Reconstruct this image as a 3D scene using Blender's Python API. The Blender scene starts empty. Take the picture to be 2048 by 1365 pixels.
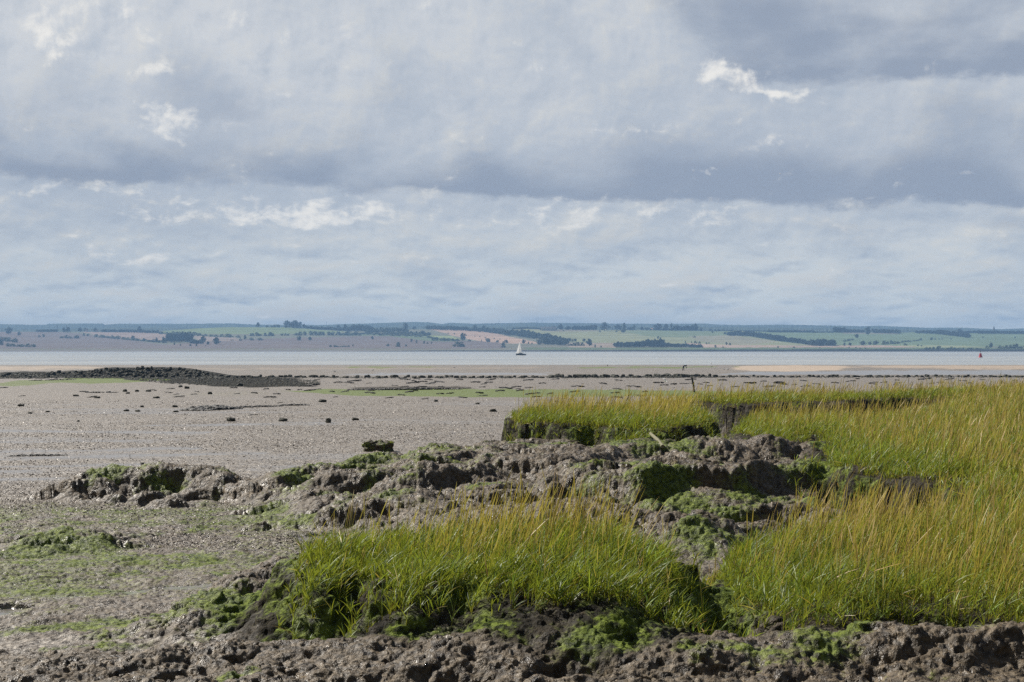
import bpy, bmesh, math, random
import numpy as np
from mathutils import Vector, Matrix

sc = bpy.context.scene
COL = sc.collection
rng = np.random.default_rng(7)
random.seed(7)

# ------------------------------------------------------------------ camera
CAMZ = 5.0
F = 3130.0
PITCH = math.atan(15.5 / F)
cam_d = bpy.data.cameras.new('camera')
cam_d.sensor_width = 36.0
cam_d.lens = F / 2048 * 36.0
cam_d.clip_start = 0.1
cam_d.clip_end = 40000
cam = bpy.data.objects.new('camera', cam_d)
COL.objects.link(cam)
cam.location = (0, 0, CAMZ)
cam.rotation_euler = (math.pi / 2 + PITCH, 0, 0)
sc.camera = cam


def ray(px, py):
    """direction through a photograph point, scaled so that dy = 1"""
    px = np.asarray(px, float); py = np.asarray(py, float)
    u = (px - 1024) / F; v = (682.5 - py) / F
    dy = math.cos(PITCH) - v * math.sin(PITCH)
    dz = math.sin(PITCH) + v * math.cos(PITCH)
    return u / dy, dz / dy


def atY(px, py, Y):
    a, b = ray(px, py)
    return np.array([a * Y, Y, CAMZ + b * Y])


def atz(px, py, z):
    a, b = ray(px, py)
    Y = (z - CAMZ) / b
    return a * Y, Y


# ------------------------------------------------------------------ noise
_P = np.random.default_rng(3).permutation(256).astype(np.int64)
_P = np.concatenate([_P, _P, _P])
_ang = np.random.default_rng(4).uniform(0, 2 * np.pi, 256)
_GX, _GY = np.cos(_ang), np.sin(_ang)
_g3 = np.random.default_rng(5).normal(size=(256, 3)); _g3 /= np.linalg.norm(_g3, axis=1)[:, None]


def perlin(x, y, seed=0):
    x = x + seed * 17.31; y = y + seed * 9.73
    xi = np.floor(x).astype(np.int64); yi = np.floor(y).astype(np.int64)
    xf = x - xi; yf = y - yi
    xi &= 255; yi &= 255
    u = xf * xf * xf * (xf * (xf * 6 - 15) + 10); v = yf * yf * yf * (yf * (yf * 6 - 15) + 10)
    x1 = (xi + 1) & 255; y1 = (yi + 1) & 255

    def g(ix, iy, fx, fy):
        h = _P[_P[ix] + iy]
        return _GX[h] * fx + _GY[h] * fy
    a = g(xi, yi, xf, yf); b = g(x1, yi, xf - 1, yf)
    c = g(xi, y1, xf, yf - 1); d = g(x1, y1, xf - 1, yf - 1)
    return ((a + u * (b - a)) * (1 - v) + (c + u * (d - c)) * v) * 1.5


def perlin3(x, y, z, seed=0):
    x = x + seed * 17.31; y = y + seed * 9.73; z = z + seed * 5.19
    xi = np.floor(x).astype(np.int64); yi = np.floor(y).astype(np.int64); zi = np.floor(z).astype(np.int64)
    xf = x - xi; yf = y - yi; zf = z - zi
    f = lambda t: t * t * t * (t * (t * 6 - 15) + 10)
    u, v, w = f(xf), f(yf), f(zf)
    out = 0
    for dx in (0, 1):
        for dy in (0, 1):
            for dz in (0, 1):
                h = _P[_P[_P[(xi + dx) & 255] + ((yi + dy) & 255)] + ((zi + dz) & 255)]
                dot = _g3[h, 0] * (xf - dx) + _g3[h, 1] * (yf - dy) + _g3[h, 2] * (zf - dz)
                out = out + dot * (u if dx else 1 - u) * (v if dy else 1 - v) * (w if dz else 1 - w)
    return out * 1.6


def fbm(x, y, seed=0, octaves=4, gain=0.5):
    a, f, s = 1.0, 1.0, 0.0
    for o in range(octaves):
        s = s + a * perlin(x * f, y * f, seed + o * 3)
        a *= gain; f *= 2.03
    return s


def sstep(a, b, x):
    t = np.clip((x - a) / (b - a), 0, 1)
    return t * t * (3 - 2 * t)


def sdpoly(x, y, poly):
    """signed distance to a polygon, positive inside"""
    d = np.full(x.shape, 1e9); ins = np.zeros(x.shape, bool)
    n = len(poly)
    for i in range(n):
        ax, ay = poly[i]; bx, by = poly[(i + 1) % n]
        ex, ey = bx - ax, by - ay
        t = np.clip(((x - ax) * ex + (y - ay) * ey) / (ex * ex + ey * ey + 1e-12), 0, 1)
        d = np.minimum(d, np.hypot(x - ax - ex * t, y - ay - ey * t))
        c = ((ay > y) != (by > y)) & (x < ex * (y - ay) / (ey if abs(ey) > 1e-12 else 1e-12) + ax)
        ins ^= c
    return np.where(ins, d, -d)


def inpoly(x, y, poly):
    ins = np.zeros(x.shape, bool); n = len(poly)
    for i in range(n):
        ax, ay = poly[i]; bx, by = poly[(i + 1) % n]
        ey = by - ay
        ins ^= ((ay > y) != (by > y)) & (x < (bx - ax) * (y - ay) / (ey if abs(ey) > 1e-12 else 1e-12) + ax)
    return ins


# ------------------------------------------------------------------ ground
BASE_Y = [0, 4, 8, 9.3, 10.0, 10.7, 11.5, 14, 18.3, 25.4, 31, 40, 55, 94, 130, 233, 341, 470, 489, 520, 700, 3500]
BASE_Z = [3.5, 3.3, 3.02, 3.03, 3.05, 2.93, 2.86, 2.74, 2.65, 2.55, 2.5, 2.45, 2.35, 1.95, 1.6, .80, .20, .06, 0.0, -.35, -3, -6]


def pxpoly(pts, z):
    out = []
    for p in pts:
        zz = p[2] if len(p) > 2 else z
        X, Y = atz(p[0], p[1], zz)
        out.append((float(X), float(Y)))
    return out


# marsh platforms: outline of their top edge as read at the roots of the grass
A_PX = [(592, 1142), (640, 1170), (711, 1152), (764, 1167), (825, 1190), (934, 1177), (990, 1190), (1058, 1192), (1141, 1206), (1250, 1202),
        (1295, 1186), (1345, 1142), (1325, 1112), (1230, 1097), (1000, 1092), (780, 1094), (680, 1107), (610, 1122)]
POLY_A = pxpoly(A_PX, 3.34)
B1_PX = [(1555, 1222), (1600, 1262), (1697, 1250), (1780, 1235), (1879, 1235), (1966, 1247), (2048, 1256), (2400, 1275), (3000, 1300), (3000, 1010),
         (1960, 1014), (1880, 1038), (1800, 1062), (1700, 1076), (1600, 1092), (1500, 1122), (1440, 1140), (1450, 1180)]
POLY_B1 = pxpoly(B1_PX, 3.15)
B2_PX = [(1472, 858), (1480, 877), (1530, 886), (1581, 886), (1632, 882), (1655, 893), (1662, 936), (1695, 946), (1767, 951), (1830, 964), (1900, 984),
         (2000, 1000), (3000, 1000), (3000, 790), (2300, 790), (2000, 800), (1900, 812), (1820, 834), (1700, 845), (1600, 845), (1495, 842)]
POLY_B2 = pxpoly(B2_PX, 3.28)
B3_PX = [(1338, 806), (1400, 809), (1480, 811), (1550, 808), (1700, 805), (1830, 800), (1890, 800), (2000, 798), (2300, 795), (3200, 795),
         (3200, 774), (2300, 777), (2048, 781), (1850, 788), (1700, 793), (1500, 797), (1345, 801)]
POLY_B3 = pxpoly(B3_PX, 3.35)
C_PX = [(1008, 848), (1120, 854), (1205, 857), (1290, 866), (1325, 866), (1412, 855), (1428, 843), (1405, 833), (1250, 831), (1100, 834), (1020, 841)]
POLY_C = pxpoly(C_PX, 3.40)
# middle mud bank, its foot
D_PX = [(548, 985, 2.62), (600, 955, 2.75), (690, 925, 2.85), (760, 911, 2.95), (860, 903, 3.0), (940, 896, 3.05), (1000, 884, 3.08), (1300, 882, 3.1),
        (1470, 874, 3.1), (1700, 874, 3.15), (1760, 960, 3.1), (1720, 1000, 3.0), (1640, 1040, 2.95), (1530, 1075, 2.85), (1450, 1088, 2.85), (1300, 1090, 2.8),
        (1100, 1090, 2.8), (900, 1082, 2.75), (760, 1068, 2.7), (690, 1062, 2.66), (610, 1048, 2.64), (565, 1015, 2.6)]
POLY_D = pxpoly(D_PX, 3)

# ridges: (points (px, py, z of the ground there, extra height), width beyond, width this side)
RIDGES = [
    # left mound
    ([(158, 1004, 2.55, .26), (200, 1000, 2.55, .46), (250, 996, 2.55, .56), (310, 994, 2.55, .60), (370, 994, 2.55, .56), (405, 998, 2.55, .44), (432, 1000, 2.55, .26)], .75, .34),
    ([(240, 1006, 2.55, .12), (290, 1008, 2.55, .20), (340, 1006, 2.55, .10)], .3, .22),
    ([(330, 1016, 2.56, .12), (365, 1016, 2.56, .18)], .22, .16),
    ([(410, 1008, 2.56, .14), (450, 1004, 2.56, .22), (500, 1006, 2.56, .24), (540, 1012, 2.58, .16)], .6, .26),
    # mossy dome on the low left mud
    ([(20, 1092, 2.66, .12), (90, 1090, 2.66, .20), (150, 1088, 2.66, .15)], .8, .5),
    # middle bank ridges
    ([(560, 1000, 2.62, .16), (640, 970, 2.75, .20), (730, 945, 2.85, .13), (800, 932, 2.9, .07)], 1.1, .22),
    ([(610, 1020, 2.68, .14), (720, 985, 2.80, .20), (800, 970, 2.85, .15)], .7, .22),
    ([(600, 1052, 2.66, .15), (660, 1045, 2.70, .26), (720, 1040, 2.72, .2)], .6, .24),
    ([(770, 1015, 2.80, .12), (880, 985, 2.90, .26), (1000, 965, 2.95, .28), (1100, 970, 2.95, .26), (1180, 985, 2.95, .16)], 1.3, .28),
    ([(820, 950, 2.95, .07), (900, 936, 2.97, .12), (1000, 925, 3.0, .14)], .8, .2),
    ([(1190, 1020, 2.86, .14), (1270, 1000, 2.92, .30), (1380, 990, 2.95, .34), (1500, 985, 2.97, .34), (1600, 975, 3.0, .30), (1700, 965, 3.0, .22)], 1.4, .20),
    ([(1130, 955, 2.97, .10), (1230, 938, 3.0, .24), (1330, 930, 3.02, .28), (1400, 938, 3.02, .2)], 1.1, .2),
    ([(1040, 912, 3.0, .06), (1180, 908, 3.0, .08), (1330, 912, 3.0, .05)], .9, .2),
    ([(1440, 925, 3.05, .12), (1540, 918, 3.08, .22), (1640, 915, 3.1, .2)], .8, .5),
    ([(1330, 1075, 2.85, .12), (1420, 1062, 2.88, .20), (1480, 1058, 2.9, .16)], .3, .22),
    ([(1000, 1050, 2.86, .10), (1120, 1035, 2.90, .18), (1230, 1045, 2.88, .12)], .7, .25),
    # slope that runs down to the left from the front bank
    ([(640, 1170, 2.9, .36), (560, 1185, 2.9, .33), (480, 1210, 2.9, .27), (400, 1240, 2.9, .2), (320, 1268, 2.9, .1)], .42, .65),
    # front ridge
    ([(-200, 1325, 3.1, .02), (100, 1318, 3.1, .04), (300, 1300, 3.1, .06), (500, 1282, 3.1, .08), (800, 1278, 3.1, .09), (1050, 1280, 3.1, .08), (1260, 1276, 3.1, .09), (1400, 1290, 3.1, .06)], .35, .55),
    ([(1450, 1330, 3.07, .08), (1620, 1318, 3.08, .14), (1800, 1310, 3.08, .16), (2000, 1312, 3.08, .16), (2300, 1320, 3.08, .14)], .4, .3),
    ([(1440, 1225, 2.95, .12), (1500, 1215, 2.95, .18), (1560, 1235, 2.98, .16)], .5, .4),
    # rubble mound far out on the flat
    ([(-300, 754, .85, .30), (0, 752, .85, .45), (130, 752, .85, .7), (230, 751, .85, 1.1), (300, 751, .85, 1.35), (370, 751, .85, 1.2), (405, 753.5, .85, .75), (432, 757, .85, .05)], 4.5, 4.2),
    # sand bars
    ([(1470, 738, .15, .3), (1560, 737, .15, .6), (1640, 738, .15, .45), (1720, 739, .15, .2)], 25, 16),
    ([(1700, 735, .1, .3), (1900, 735, .1, .4), (2100, 735, .1, .4), (2500, 735, .1, .4)], 25, 16),
    ([(-300, 737, .1, .2), (60, 736, .1, .3), (170, 737, .1, .15)], 25, 20),
]
_R = []
for pts, wf, wn in RIDGES:
    q = []
    mid = pts[0][0] > 545 and 895 < pts[0][1] < 1080
    for (px, py, z, a) in pts:
        X, Y = atz(px, py, z); q.append((float(X), float(Y), a * (1.12 if mid else 1)))
    _R.append((q, wf, wn * (.95 if mid else 1)))

# hollows: px, py, ground z, radius x (m), radius y (m), depth
PITS = [(655, 962, 2.75, .55, .25, .16), (735, 955, 2.82, .4, .25, .15), (830, 950, 2.9, .6, .3, .18), (850, 968, 2.88, .5, .25, .16), (1090, 1005, 2.92, .5, .35, .26), (1160, 1000, 2.92, .45, .4, .26),
        (1430, 1030, 2.88, .55, .5, .34), (1500, 1028, 2.9, .55, .5, .34), (1560, 1020, 2.92, .45, .4, .28), (1330, 960, 3.0, .5, .4, .18), (1400, 962, 3.0, .4, .35, .2), (1250, 962, 3.0, .3, .3, .15),
        (1600, 960, 3.02, .5, .3, .18), (1450, 845, 3.1, .55, 3.6, .5), (960, 1012, 2.86, .5, .3, .18), (1010, 1018, 2.86, .3, .25, .15),
        (215, 998, 2.6, .3, .2, .10), (335, 992, 2.7, .25, .2, .12), (410, 1001, 2.6, .3, .2, .12), (1560, 940, 3.0, 1.4, .9, .13), (1330, 965, 2.98, .9, .4, .12), (720, 990, 2.8, .6, .3, .14), (920, 965, 2.9, .5, .25, .14), (1230, 1010, 2.9, .3, .3, .16), (640, 1010, 2.7, .4, .25, .12), (1430, 1120, 2.95, .45, .8, .22), (1400, 1160, 2.95, .3, .4, .15), (300, 1110, 2.66, .12, .12, .1),
        (1150, 1262, 2.95, 1.0, .3, .08), (1330, 885, 3.1, .7, .9, .12), (1690, 985, 3.0, .6, .5, .2), (1780, 985, 3.05, .8, .5, .22), (1860, 985, 3.1, .6, .5, .15),
        (330, 1335, 3.1, .25, .12, .1), (880, 1325, 3.1, .35, .12, .1), (1150, 1320, 3.1, .3, .12, .12), (760, 1345, 3.08, .25, .12, .1)]
_PT = []
for (px, py, z, rx, ry, d) in PITS:
    X, Y = atz(px, py, z); _PT.append((float(X), float(Y), rx, ry, d))


def ridge_h(x, y, q, wf, wn):
    best = np.full(x.shape, 1e9); amp = np.zeros(x.shape); far = np.zeros(x.shape, bool)
    for i in range(len(q) - 1):
        ax, ay, a0 = q[i]; bx, by, a1 = q[i + 1]
        ex, ey = bx - ax, by - ay
        t = np.clip(((x - ax) * ex + (y - ay) * ey) / (ex * ex + ey * ey), 0, 1)
        cx, cy = ax + ex * t, ay + ey * t
        d = np.hypot(x - cx, y - cy)
        m = d < best
        best = np.where(m, d, best); amp = np.where(m, a0 + (a1 - a0) * t, amp); far = np.where(m, y > cy, far)
    w = np.where(far, wf, wn)
    return amp * np.exp(-(best / w) ** 2)


def feature_masks(x, y):
    """soft membership of each marsh platform"""
    wob = .15 * perlin(x * 1.2, y * 1.2, 11) + .035 * perlin(x * 4, y * 4, 12)
    r = {}
    for k, poly in (('A', POLY_A), ('B1', POLY_B1), ('B2', POLY_B2), ('B3', POLY_B3), ('C', POLY_C)):
        s = 1.0 if k in ('A', 'B1') else 1.8
        r[k] = sdpoly(x, y, poly) + wob * s
        if k in ('B3', 'B2'): r[k] = r[k] + 1.7 * sstep(34, 38, y) * perlin(x * .45, y * .3, 13)
    r['D'] = sdpoly(x, y, POLY_D) + wob * 2
    return r


def ground(x, y, full=False):
    shp = x.shape
    x = np.asarray(x, float).ravel(); y = np.asarray(y, float).ravel()
    z = np.interp(y, BASE_Y, BASE_Z)
    bank = np.zeros(x.shape); marsh = np.zeros(x.shape); face = np.zeros(x.shape)
    near = (y < 110)
    xn, yn = x[near], y[near]
    if xn.size:
        zn = z[near].copy()
        f = feature_masks(xn, yn)
        md = sstep(-.5, .6, f['D'])
        # tilted top of the middle bank
        top = np.clip(2.72 + .42 * sstep(14, 31, yn) + .05 * np.clip((xn + 3) / 6, -1, 1) - .10 * sstep(27.5, 30, yn), 2.6, 3.12)
        top = np.where(xn / yn < -.06, top - .20 * sstep(-.03, -.12, xn / yn), top)
        zn = zn + md * np.maximum(top - zn, 0)
        bk = md.copy()
        wx = xn + .25 * perlin(xn * .9, yn * .9, 21); wy = yn + .25 * perlin(xn * .9, yn * .9, 22)
        for (q, wf, wn) in _R:
            if q[0][1] > 110:
                continue
            h = ridge_h(wx, wy, q, wf, wn)
            zn = zn + h * (.92 if 14 < q[0][1] < 30 else 1)
            bk = np.maximum(bk, np.clip(h / .12, 0, 1))
        for (X, Y, rx, ry, d) in _PT:
            zn = zn - 1.45 * d * np.exp(-(((wx - X) / rx) ** 2 + ((wy - Y) / ry) ** 2) ** 1.4)
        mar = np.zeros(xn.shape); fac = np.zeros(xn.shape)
        for k, ztop, w in (('A', 3.32, .50), ('B1', 3.15, .26), ('B2', 3.28, .24), ('B3', 3.35, .4), ('C', 3.42, .16)):
            s = f[k]
            m = sstep(-w, .06, s)
            ztop_v = ztop + .03 * perlin(xn * 1.1, yn * 1.1, 33)
            zn = np.where(m > 0, zn + m * np.maximum(ztop_v - zn, -.02), zn)
            bk = np.maximum(bk, sstep(-w * 2.2, -.1, s))
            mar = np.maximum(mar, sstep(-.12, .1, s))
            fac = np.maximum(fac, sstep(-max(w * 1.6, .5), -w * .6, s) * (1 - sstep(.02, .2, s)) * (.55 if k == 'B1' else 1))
        front = sstep(11.2, 10.2, yn)
        bk = np.maximum(bk, front)
        # lumps: big on banks, small on open mud
        n1 = np.abs(perlin(wx * 1.7, wy * 1.7, 41)); n2 = np.abs(perlin(wx * 4.2, wy * 4.2, 42)); n3 = np.abs(perlin(xn * 10, yn * 10, 43))
        patch2 = sstep(-.3, .4, perlin(xn * 1.3, yn * 1.3, 52))
        n4 = perlin(xn * 23, yn * 23, 44); n5 = perlin(xn * 48, yn * 48, 45)
        patch = sstep(-.35, .35, perlin(xn * .8, yn * .8, 46))
        tt = 3.0 * fbm(wx * .42, wy * .62, 48, 4, .48)
        fl = np.floor(tt)
        stair = (fl + sstep(.30, .62, tt - fl)) / 3.0
        hole = sstep(.36, .60, perlin(wx * .85, wy * 1.25, 49)) + .45 * sstep(.45, .72, perlin(wx * 2.4, wy * 3.4, 50))
        hole = hole * np.where(front > .3, .32, 1.0)
        bil = np.sqrt(np.abs(perlin(wx * .85, wy * 1.15, 41)) + .004) - .42; bil2 = np.sqrt(np.abs(perlin(wx * 2.1, wy * 2.6, 53)) + .004) - .42
        lump = .08 * stair + .21 * bil * np.where(front > .3, .45, 1.0) + .085 * bil2 - .08 * hole + (.012 + .042 * patch) * (n2 - .25) + (.016 + .020 * patch2) * (n3 - .25) + .013 * n4 + .0065 * n5
        openm = .020 * perlin(xn * .9, yn * .9, 47) + .014 * (n2 - .25) + .012 * (n3 - .25) + .007 * n4 + .003 * n5
        lowmud = sstep(30, 22, yn)
        openm = openm + lowmud * (.05 * stair + .03 * (n1 - .25))
        amp_open = .18 + 1.15 * lowmud
        lumpk = np.where(front > .3, .85, 1.0) * (1 - .55 * mar)
        zn = zn + bk * lump * lumpk + (1 - bk) * openm * amp_open
        pm = poly_mask(xn, yn, PUDDLE)
        zn = zn + np.clip(pm * 1.3, 0, 1) * (np.interp(yn, BASE_Y, BASE_Z) - .01 - zn)
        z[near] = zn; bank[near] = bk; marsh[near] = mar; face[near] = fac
    far = (y > 110) & (y < 700)
    if far.any():
        xf, yf = x[far], y[far]; zf = z[far]
        for (q, wf, wn) in _R:
            if q[0][1] < 110:
                continue
            zf = zf + ridge_h(xf, yf, q, wf, wn)
        zf = zf + .05 * perlin(xf * .15, yf * .08, 51) * sstep(480, 440, yf)
        z[far] = zf
    if full:
        return z.reshape(shp), bank.reshape(shp), np.stack([marsh, face]).reshape((2,) + shp)
    return z.reshape(shp)


_YS = np.exp(np.linspace(math.log(7.6), math.log(560), 2600))


def G(px, py):
    """where the ray through a photograph point meets the ground"""
    a, b = ray(px, py)
    y0 = flatpt(px, py)[1]
    ys = _YS[(_YS > y0 * .55) & (_YS < y0 * 1.3)]
    h = ground(a * ys, ys)
    below = (CAMZ + b * ys) < h
    i = int(np.argmax(below)) if below.any() else len(ys) - 1
    Y = ys[i]
    return Vector((float(a * Y), float(Y), float(h[i])))


# ------------------------------------------------------------------ object helpers
def tag(o, label=None, cat=None, group=None, kind=None):
    if label: o['label'] = label
    if cat: o['category'] = cat
    if group: o['group'] = group
    if kind: o['kind'] = kind
    return o


def mesh_np(name, V, faces, mats=(), smooth=False, mat_idx=None):
    """faces: list of int arrays (n, k), k constant inside each array"""
    me = bpy.data.meshes.new(name)
    V = np.asarray(V, np.float32)
    me.vertices.add(len(V)); me.vertices.foreach_set('co', V.ravel())
    loops = np.concatenate([f.ravel() for f in faces]).astype(np.int32)
    tot = np.concatenate([np.full(len(f), f.shape[1], np.int32) for f in faces])
    start = np.concatenate([[0], np.cumsum(tot)[:-1]]).astype(np.int32)
    me.loops.add(len(loops)); me.loops.foreach_set('vertex_index', loops)
    me.polygons.add(len(tot)); me.polygons.foreach_set('loop_start', start)
    try:
        me.polygons.foreach_set('loop_total', tot)
    except Exception:
        pass
    for m in mats: me.materials.append(m)
    if mat_idx is not None: me.polygons.foreach_set('material_index', np.asarray(mat_idx, np.int32))
    me.polygons.foreach_set('use_smooth', np.full(len(tot), bool(smooth)))
    me.update(calc_edges=True)
    return me


def attr_f(me, name, vals):
    a = me.attributes.new(name, 'FLOAT', 'POINT'); a.data.foreach_set('value', np.asarray(vals, np.float32).ravel())


def attr_c(me, name, rgb):
    rgb = np.asarray(rgb, np.float32)
    a = me.attributes.new(name, 'FLOAT_COLOR', 'POINT')
    a.data.foreach_set('color', np.concatenate([rgb, np.ones((len(rgb), 1), np.float32)], 1).ravel())


def link(name, me, parent=None, loc=None, rot=None, scale=None):
    o = bpy.data.objects.new(name, me); COL.objects.link(o)
    if parent is not None: o.parent = parent
    if loc is not None: o.location = loc
    if rot is not None: o.rotation_euler = rot
    if scale is not None: o.scale = scale if hasattr(scale, '__len__') else (scale,) * 3
    return o


def bm_mesh(name, bm, mat, smooth=False):
    me = bpy.data.meshes.new(name)
    bmesh.ops.recalc_face_normals(bm, faces=bm.faces)
    bm.to_mesh(me); bm.free()
    if mat: me.materials.append(mat)
    if smooth:
        for p in me.polygons: p.use_smooth = True
    return me


def tube(bm, pts, radii, seg=6, cap=True):
    rings = []
    for i, p in enumerate(pts):
        p = Vector(p)
        d = (Vector(pts[min(i + 1, len(pts) - 1)]) - Vector(pts[max(i - 1, 0)])).normalized()
        s = d.orthogonal().normalized() if abs(d.z) < .95 else d.cross(Vector((0, 1, 0))).normalized()
        t = d.cross(s)
        rings.append([bm.verts.new(p + radii[i] * (math.cos(2 * math.pi * k / seg) * s + math.sin(2 * math.pi * k / seg) * t)) for k in range(seg)])
    for a, b in zip(rings, rings[1:]):
        for k in range(seg):
            bm.faces.new((a[k], a[(k + 1) % seg], b[(k + 1) % seg], b[k]))
    if cap:
        bm.faces.new(rings[0][::-1]); bm.faces.new(rings[-1])


def box(bm, c, s, rotz=0):
    m = Matrix.Translation(c) @ Matrix.Rotation(rotz, 4, 'Z') @ Matrix.Diagonal((s[0], s[1], s[2], 1))
    bmesh.ops.create_cube(bm, size=1, matrix=m)


# ------------------------------------------------------------------ materials
def new_mat(name):
    m = bpy.data.materials.new(name); m.use_nodes = True
    nt = m.node_tree; nt.nodes.clear()
    out = nt.nodes.new('ShaderNodeOutputMaterial')
    return m, nt, out


class NB:
    """small node builder"""
    def __init__(s, nt): s.nt = nt

    def n(s, t, **kw):
        nd = s.nt.nodes.new(t)
        for k, v in kw.items(): setattr(nd, k, v)
        return nd

    def put(s, sock, v):
        if v is None: return
        if hasattr(v, 'is_output') or isinstance(v, bpy.types.NodeSocket): s.nt.links.new(v, sock)
        else:
            if hasattr(sock.default_value, '__len__') and len(sock.default_value) == 4 and len(v) == 3: v = (*v, 1)
            sock.default_value = v

    def m(s, op, a, b=None, c=None, clamp=False):
        nd = s.n('ShaderNodeMath', operation=op, use_clamp=clamp)
        s.put(nd.inputs[0], a); s.put(nd.inputs[1], b)
        if c is not None: s.put(nd.inputs[2], c)
        return nd.outputs[0]

    def mix(s, f, a, b):
        nd = s.n('ShaderNodeMix', data_type='RGBA')
        s.put(nd.inputs[0], f); s.put(nd.inputs[6], a); s.put(nd.inputs[7], b)
        return nd.outputs[2]

    def ss(s, x, a, b):
        nd = s.n('ShaderNodeMapRange', interpolation_type='SMOOTHSTEP')
        s.put(nd.inputs[0], x); nd.inputs[1].default_value = a; nd.inputs[2].default_value = b
        nd.inputs[3].default_value = 0; nd.inputs[4].default_value = 1
        return nd.outputs[0]

    def noise(s, vec, scale, detail=4, rough=.55, dist=0, w=None, out=0):
        nd = s.n('ShaderNodeTexNoise')
        if vec is not None: s.put(nd.inputs['Vector'], vec)
        nd.inputs['Scale'].default_value = scale; nd.inputs['Detail'].default_value = detail
        nd.inputs['Roughness'].default_value = rough; nd.inputs['Distortion'].default_value = dist
        return nd.outputs[out]

    def attr(s, name, out='Fac'):
        nd = s.n('ShaderNodeAttribute', attribute_name=name); return nd.outputs[out]

    def mapping(s, vec, scale=(1, 1, 1), loc=(0, 0, 0)):
        nd = s.n('ShaderNodeMapping'); s.put(nd.inputs[0], vec)
        nd.inputs['Scale'].default_value = scale; nd.inputs['Location'].default_value = loc
        return nd.outputs[0]

    def bsdf(s, color, rough=.8, spec=.3, normal=None, metallic=0):
        b = s.n('ShaderNodeBsdfPrincipled')
        s.put(b.inputs['Base Color'], color); s.put(b.inputs['Roughness'], rough)
        s.put(b.inputs['Specular IOR Level'], spec); s.put(b.inputs['Metallic'], metallic)
        if normal is not None: s.put(b.inputs['Normal'], normal)
        return b.outputs[0]

    def bump(s, h, strength=1, dist=.02, normal=None):
        b = s.n('ShaderNodeBump'); s.put(b.inputs['Height'], h)
        b.inputs['Strength'].default_value = strength; b.inputs['Distance'].default_value = dist
        if normal is not None: s.put(b.inputs['Normal'], normal)
        return b.outputs[0]


def simple_mat(name, color, rough=.7, spec=.3, var=.25, scale=3.0, bump=.0):
    m, nt, out = new_mat(name); b = NB(nt)
    tc = b.n('ShaderNodeTexCoord')
    f = b.noise(tc.outputs['Object'], scale, 5)
    c = b.mix(f, tuple(x * (1 - var) for x in color), tuple(min(1, x * (1 + var)) for x in color))
    nrm = b.bump(b.noise(tc.outputs['Object'], scale * 4, 5), bump, .05) if bump else None
    nt.links.new(b.bsdf(c, rough, spec, nrm), out.inputs[0])
    return m


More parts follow.
